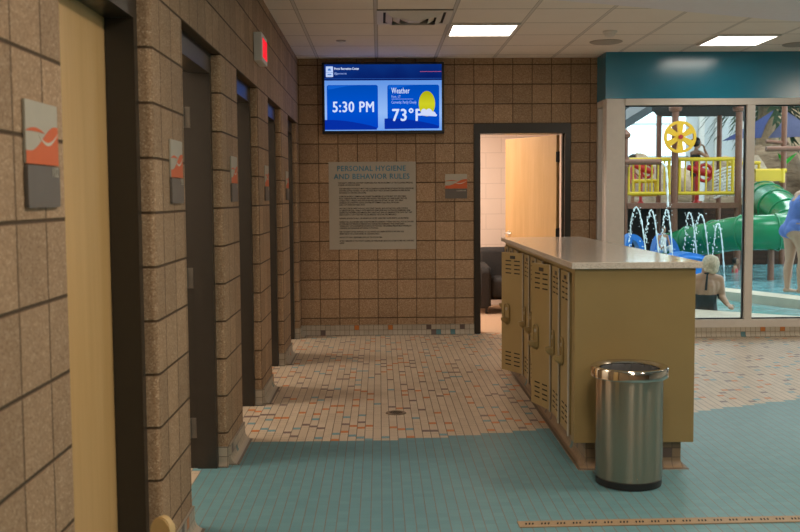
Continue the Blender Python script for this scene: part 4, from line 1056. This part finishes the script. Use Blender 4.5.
# shade sails
def sail(pts, sag, mat, label):
    a, b, c = pts; bm = nb(); N = 12; V = {}
    for i in range(N+1):
        for j in range(N+1-i):
            u, v = i/N, j/N; w = 1-u-v
            p = a*w+b*u+c*v; cen = (a+b+c)/3
            pull = sag*(1-max(u, v, w))*(.6 if min(u, v, w) > .02 else 1.)*(1 if min(u, v, w) < .4 else 1)
            V[i, j] = bm.verts.new(p+(cen-p)*pull+Vector((0, 0, -.25*27*u*v*w*sag)))
    for i in range(N):
        for j in range(N-i):
            bm.faces.new((V[i, j], V[i+1, j], V[i, j+1]))
            if j < N-i-1: bm.faces.new((V[i+1, j], V[i+1, j+1], V[i, j+1]))
    bmesh.ops.solidify(bm, geom=list(bm.faces), thickness=.015)
    o = obj('sail_canopy', bm, mat, None, 60); tag(o, label, 'shade sail', 'triangular shade sails')
sail([pt(774, 110, Y=23.4), pt(722, 141, Y=22.6), pt(761, 138, Y=24.2)], .20, 'sail', 'dark blue triangular shade sail behind the window mullion')
sail([pt(788, 112, Y=22.6), pt(768, 138, Y=23.2), pt(828, 137, Y=24.0)], .16, 'sailp', 'pale violet triangular shade sail behind the brown post')

# ================================================================== PEOPLE
def capsule(bm, a, b, ra, rb, seg=14):
    a, b = Vector(a), Vector(b); n = 6; d = b-a
    add_tube(bm, [a+d*i/n for i in range(n+1)], [ra+(rb-ra)*i/n for i in range(n+1)], seg)
    add_ball(bm, a, ra, u=14, v=9); add_ball(bm, b, rb, u=14, v=9)
def chain(bm, pts):
    for (p, r), (q, s) in zip(pts, pts[1:]): capsule(bm, p, q, r, s)
def hand(bm, w, d, up, s=1.):
    """palm with five bent fingers, from wrist w along d; up = back of the hand"""
    d, up = Vector(d).normalized(), Vector(up); up = (up-d*up.dot(d)).normalized(); side = d.cross(up); w = Vector(w)
    fr = Matrix((side, d, up)).transposed().to_4x4()
    add_ball(bm, w+d*.048*s, (.040*s, .052*s, .016*s), fr)
    for k, (o, ln) in enumerate(((-.030, .062), (-.010, .074), (.011, .070), (.030, .054))):
        b0 = w+d*.080*s+side*o*s; b1 = b0+(d*.9-up*.25)*ln*.55*s; b2 = b1+(d*.6-up*.75)*ln*.45*s
        chain(bm, [(b0, .0095*s), (b1, .0088*s), (b2, .0075*s)])
    b0 = w+d*.025*s-side*.032*s; b1 = b0+(d*.5-side*.8)*.036*s; b2 = b1+(d*.85-side*.2-up*.2)*.03*s
    chain(bm, [(b0, .012*s), (b1, .0105*s), (b2, .009*s)])
def head(bm, c, s, fwd, hair=True):
    f = Vector(fwd).normalized(); side = f.cross(Vector((0, 0, 1))).normalized(); up = side.cross(f); c = Vector(c)
    fr = Matrix((side, f, up)).transposed().to_4x4()
    add_ball(bm, c+up*.02*s, (.076*s, .096*s, .098*s), fr); add_ball(bm, c+f*.025*s-up*.055*s, (.056*s, .066*s, .062*s), fr)
    chain(bm, [(c+f*.094*s+up*.018*s, .009*s), (c+f*.112*s-up*.018*s, .014*s)])             # nose
    for q in (-1, 1):
        add_ball(bm, c+side*q*.077*s-f*.008*s, (.010*s, .022*s, .032*s), fr)               # ears
        add_ball(bm, c+side*q*.017*s+f*.088*s-up*.052*s, (.018*s, .012*s, .006*s), fr)     # lips
    return f, side, up, fr
def finish_body(name, bm, mat, parent, voxel, it=4):
    bmesh.ops.recalc_face_normals(bm, faces=bm.faces)
    me = bpy.data.meshes.new('t'); bm.to_mesh(me); bm.free(); o = bpy.data.objects.new('t', me); col.objects.link(o)
    m = o.modifiers.new('r', 'REMESH'); m.mode = 'VOXEL'; m.voxel_size = voxel
    s = o.modifiers.new('s', 'SMOOTH'); s.factor = .5; s.iterations = it
    r = bpy.data.meshes.new_from_object(o.evaluated_get(bpy.context.evaluated_depsgraph_get()))
    bpy.data.objects.remove(o); bpy.data.meshes.remove(me); r.name = name
    return obj(name, r, mat, parent, 180)
def garment(name, body, pred, mat, parent, off=.006):
    bm = nb(); bm.from_mesh(body.data); bm.normal_update()
    bmesh.ops.delete(bm, geom=[f for f in bm.faces if not pred(f.calc_center_median())], context='FACES')
    bm.normal_update()
    for v in bm.verts: v.co += v.normal*off
    return obj(name, bm, mat, parent, 180, recalc=False)
def eyes(parent, c, s, f, side, up):
    bm = nb()
    for q in (-1, 1): add_ball(bm, Vector(c)+side*q*.030*s+f*.086*s+up*.012*s, (.012*s, .008*s, .007*s), u=10, v=6)
    obj('eyes', bm, 'eye', parent, 60)

# -- woman seated at the edge of the near pool, her back to the window
wx, wy = 4.02, 11.98
t = thing('person', 'blond woman in black halter swimsuit seated at pool edge, back turned', 'person', (wx, wy, -.30)); O = Vector((wx, wy, -.30))
def q(x, y, z): return Vector((x, y, z+.30))
bm = nb()
chain(bm, [(q(0, .02, -.05), .155), (q(0, .03, .14), .135), (q(0, .02, .32), .140)])
for s in (-1, 1): add_ball(bm, q(s*.085, 0, -.10), (.135, .15, .13)); add_ball(bm, q(s*.085, .005, .33), (.105, .085, .12))
chain(bm, [(q(-.165, .01, .41), .058), (q(0, 0, .435), .075), (q(.165, .01, .41), .058)])
chain(bm, [(q(0, 0, .42), .062), (q(.01, .02, .55), .054)])
for s in (-1, 1):
    chain(bm, [(q(s*.09, .08, -.10), .105), (q(s*.12, .48, -.10), .075), (q(s*.12, .56, -.32), .060)]); chain(bm, [(q(s*.12, .56, -.22), .062), (q(s*.12, .55, -.36), .05)])
chain(bm, [(q(.172, .01, .40), .056), (q(.190, -.03, .20), .045), (q(.200, -.19, .125), .032)])
hand(bm, q(.200, -.19, .122), (.1, -.9, -.16), (0, 0, 1), .95)
chain(bm, [(q(-.180, .01, .40), .056), (q(-.235, .10, .18), .045), (q(-.16, .30, .06), .034)]); hand(bm, q(-.16, .30, .06), (.4, .9, -.3), (0, 0, 1), .95)
hc = q(.065, .03, .585); f, sd_, up, fr = head(bm, hc, 1.0, (.28, .96, .0))
body = finish_body('body', bm, 'skin', t, .0085)
eyes(body, hc, 1., f, sd_, up)
bm = nb(); add_ball(bm, hc+up*.022-f*.022, (.106, .114, .114), fr, 24, 16); add_ball(bm, hc-f*.045-up*.045, (.094, .075, .07), fr, 18, 12)
for v in bm.verts: v.co += (v.co-hc).normalized()*.009*noise.fractal(v.co*16, 1., 2., 3)
bmesh.ops.delete(bm, geom=[v for v in bm.verts if (v.co-hc).dot(f) > .045 and (v.co-hc).dot(up) < .05], context='VERTS'); obj('hair', bm, 'blond', body, 180)
garment('swimsuit', body, lambda c: c.z-.30 < .235 and abs(c.x) < (.152 if c.z > .24 else .21) and -.2 < c.y < .17 and c.z > .02, 'suitk', body)
bm = nb()
for s in (-1, 1): add_tube(bm, smoothpath([q(s*.11, .125, .26), q(s*.085, .085, .40), q(s*.06, .03, .475), q(-.005, -.078, .495)], 6), .010, 8)
add_tube(bm, smoothpath([q(-.008, -.078, .50), q(-.028, -.112, .41), q(-.040, -.122, .29)], 6), [.010+.006*i/12 for i in range(13)], 8); obj('halter_strap', bm, 'suitk', body, 60)

# -- woman standing on the pool wall
wx, wy = 5.625, 13.30
t = thing('person', 'woman in periwinkle swimsuit standing on the pool wall, bending forward', 'person', (wx, wy, .10))
bm = nb(); q = lambda x, y, z: Vector((x, y, z))
PEL = q(.02, 0, .86)
for s, dx in ((1, .0), (-1, .115)):
    chain(bm, [(q(.025+dx*.3, s*.085, .80), .100), (q(.035+dx*.8, s*.085, .62), .083), (q(.02+dx, s*.08, .445), .060)])
    chain(bm, [(q(.02+dx, s*.08, .445), .060), (q(-.005+dx, s*.08, .32), .058), (q(-.005+dx, s*.08, .085), .038)])
    chain(bm, [(q(-.03+dx, s*.08, .035), .034), (q(.07+dx, s*.09, .025), .026), (q(.14+dx, s*.10, .018), .018)])
    for k in range(5): chain(bm, [(q(.14+dx, s*.10+(k-2)*.015, .016), .012), (q(.175+dx-.006*k, s*.10+(k-2)*.016, .013), .010)])
    add_ball(bm, q(-.030+dx*.2, s*.075, .85), (.100, .09, .11))
chain(bm, [(q(.02, 0, .88), .125), (q(.055, 0, 1.04), .108), (q(.115, 0, 1.22), .118), (q(.15, 0, 1.32), .09)])
for s in (-1, 1): add_ball(bm, q(.03, s*.07, .90), (.11, .10, .12)); add_ball(bm, q(.12, s*.07, 1.21), (.115, .085, .12)); add_ball(bm, q(.21, s*.075, 1.15), (.065, .065, .07))
chain(bm, [(q(.16, -.155, 1.335), .058), (q(.17, 0, 1.36), .070), (q(.16, .155, 1.335), .058)]); chain(bm, [(q(.18, 0, 1.36), .055), (q(.255, 0, 1.47), .048)])
chain(bm, [(q(.15, -.175, 1.33), .054), (q(.135, -.205, 1.07), .042), (q(.33, -.13, .965), .030)]); hand(bm, q(.33, -.13, .965), (.9, .3, -.2), (0, -.2, 1), .92)
chain(bm, [(q(.16, .175, 1.33), .054), (q(.20, .205, 1.07), .042), (q(.36, .12, .97), .030)]); hand(bm, q(.36, .12, .97), (.9, -.3, -.2), (0, .2, 1), .92)
hc = q(.31, -.005, 1.545); f, sd_, up, fr = head(bm, hc, 1., (.94, .1, -.28))
body = finish_body('body', bm, 'skin2', t, .0085); eyes(body, hc, 1., f, sd_, up)
bm = nb(); add_ball(bm, hc+up*.022-f*.016, (.088, .100, .104), fr, 22, 14); bmesh.ops.delete(bm, geom=[v for v in bm.verts if (v.co-hc).dot(f) > .05 and (v.co-hc).dot(up) < .055], context='VERTS')
add_ball(bm, hc-f*.115+up*.03, .04); obj('hair', bm, 'blond', body, 180)
def suit(c):
    if c.z < .755 or c.z > 1.345: return False
    if c.z < .86 and c.z < .745+abs(c.y)*.75: return False
    if abs(c.y) > .150 and c.z > .95: return False
    if c.x > .23 and c.z < 1.06: return False
    return not (c.z > 1.26 and (abs(c.y) > .12 or abs(c.y) < .05))
garment('swimsuit', body, suit, 'suitb', body)

# -- children
def child(name_label, loc, rz, s, top, skin, haircol, pose):
    t = thing('person', name_label, 'person', loc, rz); t.scale = (s, s, s)
    q = lambda x, y, z: Vector((x, y, z)); bm = nb(); hz = 0.
    if pose in ('stand', 'stand_hand'):
        for k in (-1, 1):
            chain(bm, [(q(k*.06, 0, .60), .070), (q(k*.065, .01, .34), .045), (q(k*.065, -.005, .07), .030)]); chain(bm, [(q(k*.065, -.02, .025), .026), (q(k*.075, .11, .02), .018)])
    elif pose == 'sit':
        hz = -.50
        for k in (-1, 1): chain(bm, [(q(k*.06, 0, .08), .068), (q(k*.10, .26, .20), .045), (q(k*.08, .34, -.06), .032)]); chain(bm, [(q(k*.08, .34, -.08), .026), (q(k*.08, .42, -.09), .02)])
    else:
        hz = -.50
        for k in (-1, 1): chain(bm, [(q(k*.06, 0, .05), .068), (q(k*.08, .06, -.22), .045)])
    chain(bm, [(q(0, 0, .62+hz), .095), (q(0, 0, .76+hz), .085), (q(0, 0, .92+hz), .092)])
    chain(bm, [(q(-.11, 0, 1.00+hz), .040), (q(0, 0, 1.015+hz), .05), (q(.11, 0, 1.00+hz), .040)]); chain(bm, [(q(0, 0, 1.02+hz), .04), (q(0, .01, 1.10+hz), .038)])
    chain(bm, [(q(-.13, 0, 1.00+hz), .038), (q(-.18, .03, .80+hz), .030), (q(-.15, .14, .68+hz), .023)]); hand(bm, q(-.15, .14, .68+hz), (.1, .8, -.4), (0, .4, 1), .75)
    if pose == 'stand_hand':
        chain(bm, [(q(.13, 0, 1.00+hz), .038), (q(.17, .17, .90+hz), .030), (q(.07, .15, 1.07+hz), .023)]); hand(bm, q(.07, .15, 1.07+hz), (-.3, -.15, 1), (0, 1, 0), .75)
    else:
        chain(bm, [(q(.13, 0, 1.00+hz), .038), (q(.18, .03, .80+hz), .030), (q(.15, .14, .68+hz), .023)]); hand(bm, q(.15, .14, .68+hz), (-.1, .8, -.4), (0, .4, 1), .75)
    hc = q(0, .02, 1.19+hz); f, sd_, up, fr = head(bm, hc, .92, (0, 1, 0))
    body = finish_body('body', bm, skin, t, .011, 3); eyes(body, hc, .92, f, sd_, up)
    bm = nb(); add_ball(bm, hc+up*.022-f*.018, (.084, .098, .098), fr, 18, 12); bmesh.ops.delete(bm, geom=[v for v in bm.verts if (v.co-hc).dot(f) > .04 and (v.co-hc).dot(up) < .05], context='VERTS')
    add_ball(bm, hc-f*.10+up*.05, .032, u=10, v=7); obj('hair', bm, haircol, body, 180)
    garment('swimsuit', body, lambda c: .52+hz < c.z < .96+hz and abs(c.x) < .125 and (c.z < .9+hz or abs(c.x) < .1), top, body)
pz = pt(696, 140, Y=20.6)
child('dark haired child in black swimsuit standing on the play platform, hand raised to face', (pz.x, 20.6, PZ), -PI/2+.3, 1.05, 'suitk', 'skin3', 'brownh', 'stand_hand')
pz = pt(633, 160, Y=20.9)
child('dark haired child in red behind the railing end on the play platform', (pz.x, 20.9, PZ), -PI/2, .80, 'suitr', 'skin3', 'brownh', 'stand')
pz = pt(735, 266, Y=18.8)
child('small child in coral swimsuit wading under the green slide', (pz.x, 18.8, -.26), -PI/2-.6, .62, 'suitr', 'skin3', 'brownh', 'wade')
pz = pt(664, 252, Y=17.75)
sz = pz.z-.02-.10*.62
bm = nb(); add_box(bm, pz.x-.22, pz.x+.20, 17.55, 17.98, -.70, sz, bev=.05, seg=3)
o = obj('splash_step', bm, 'blue', None, 50); tag(o, 'low blue plastic step the crouching child sits on', 'water toy')
child('small child crouching beneath the blue splash arch', (pz.x-.02, 17.75, pz.z-.02), PI+.2, .62, 'rope', 'skin3', 'brownh', 'sit')

# ================================================================== LIGHT
def area(name, loc, size, energy, color=(1, .85, .68), rot=(0, 0, 0), sy=None, spread=None):
    l = bpy.data.lights.new(name, 'AREA'); l.energy = energy; l.color = color; l.size = size
    if sy: l.shape = 'RECTANGLE'; l.size_y = sy
    if spread: l.spread = spread
    o = bpy.data.objects.new(name, l); col.objects.link(o); o.location = loc; o.rotation_euler = rot; return o
for x, y, e in ((.9, 2.6, 38), (3.3, 4.4, 48), (.9, -1.2, 42), (5.8, 6.5, 56), (3.3, .6, 44)):
    area('unseen_corridor_lamp', (x, y, 2.83), .58, e)  # unseen area lights without fixtures, added to light the corridor
for k in range(1, 5):
    area('changing_room_lamp', (-2.25, sum(OPEN[k])/2, 2.60), .6, 36, (1, .86, .70))
area('lounge_lamp', (.2, 11.6, 2.68), 1.1, 92, (1, .86, .74))
for x, y in ((5.5, 14), (10, 14), (5.5, 20), (10, 20), (5.5, 26), (10, 26)):
    area('pool_hall_fill', (x, y, H-.05), 2.2, 185, (.95, .98, 1.0))  # unseen area lights without housings, added to brighten the pool hall
w = bpy.data.worlds.new('sky'); sc.world = w; w.use_nodes = True
bg = w.node_tree.nodes['Background']; bg.inputs[0].default_value = (.80, .92, 1.0, 1); bg.inputs[1].default_value = 3.6

# ================================================================== CAMERA
cd = bpy.data.cameras.new('camera'); co = bpy.data.objects.new('camera', cd); col.objects.link(co)
m = Matrix((RT, UP, -FW)).transposed().to_4x4(); m.translation = (0, 0, EYE); co.matrix_world = m
cd.sensor_width = 36.; cd.lens = F/800*36.; cd.clip_start = .05; cd.clip_end = 200
cd.dof.use_dof = True; cd.dof.focus_distance = 8.2; cd.dof.aperture_fstop = 5.6
sc.camera = co
vs = sc.view_settings; vs.view_transform = 'Standard'; vs.look = 'None'; vs.gamma = 1.; vs.exposure = 0.; vs.use_curve_mapping = False
sc.cycles.max_bounces = 8; sc.cycles.diffuse_bounces = 4; sc.cycles.glossy_bounces = 4; sc.cycles.transparent_max_bounces = 12
sc.cycles.sample_clamp_indirect = 6.
sc.cycles.use_denoising = True
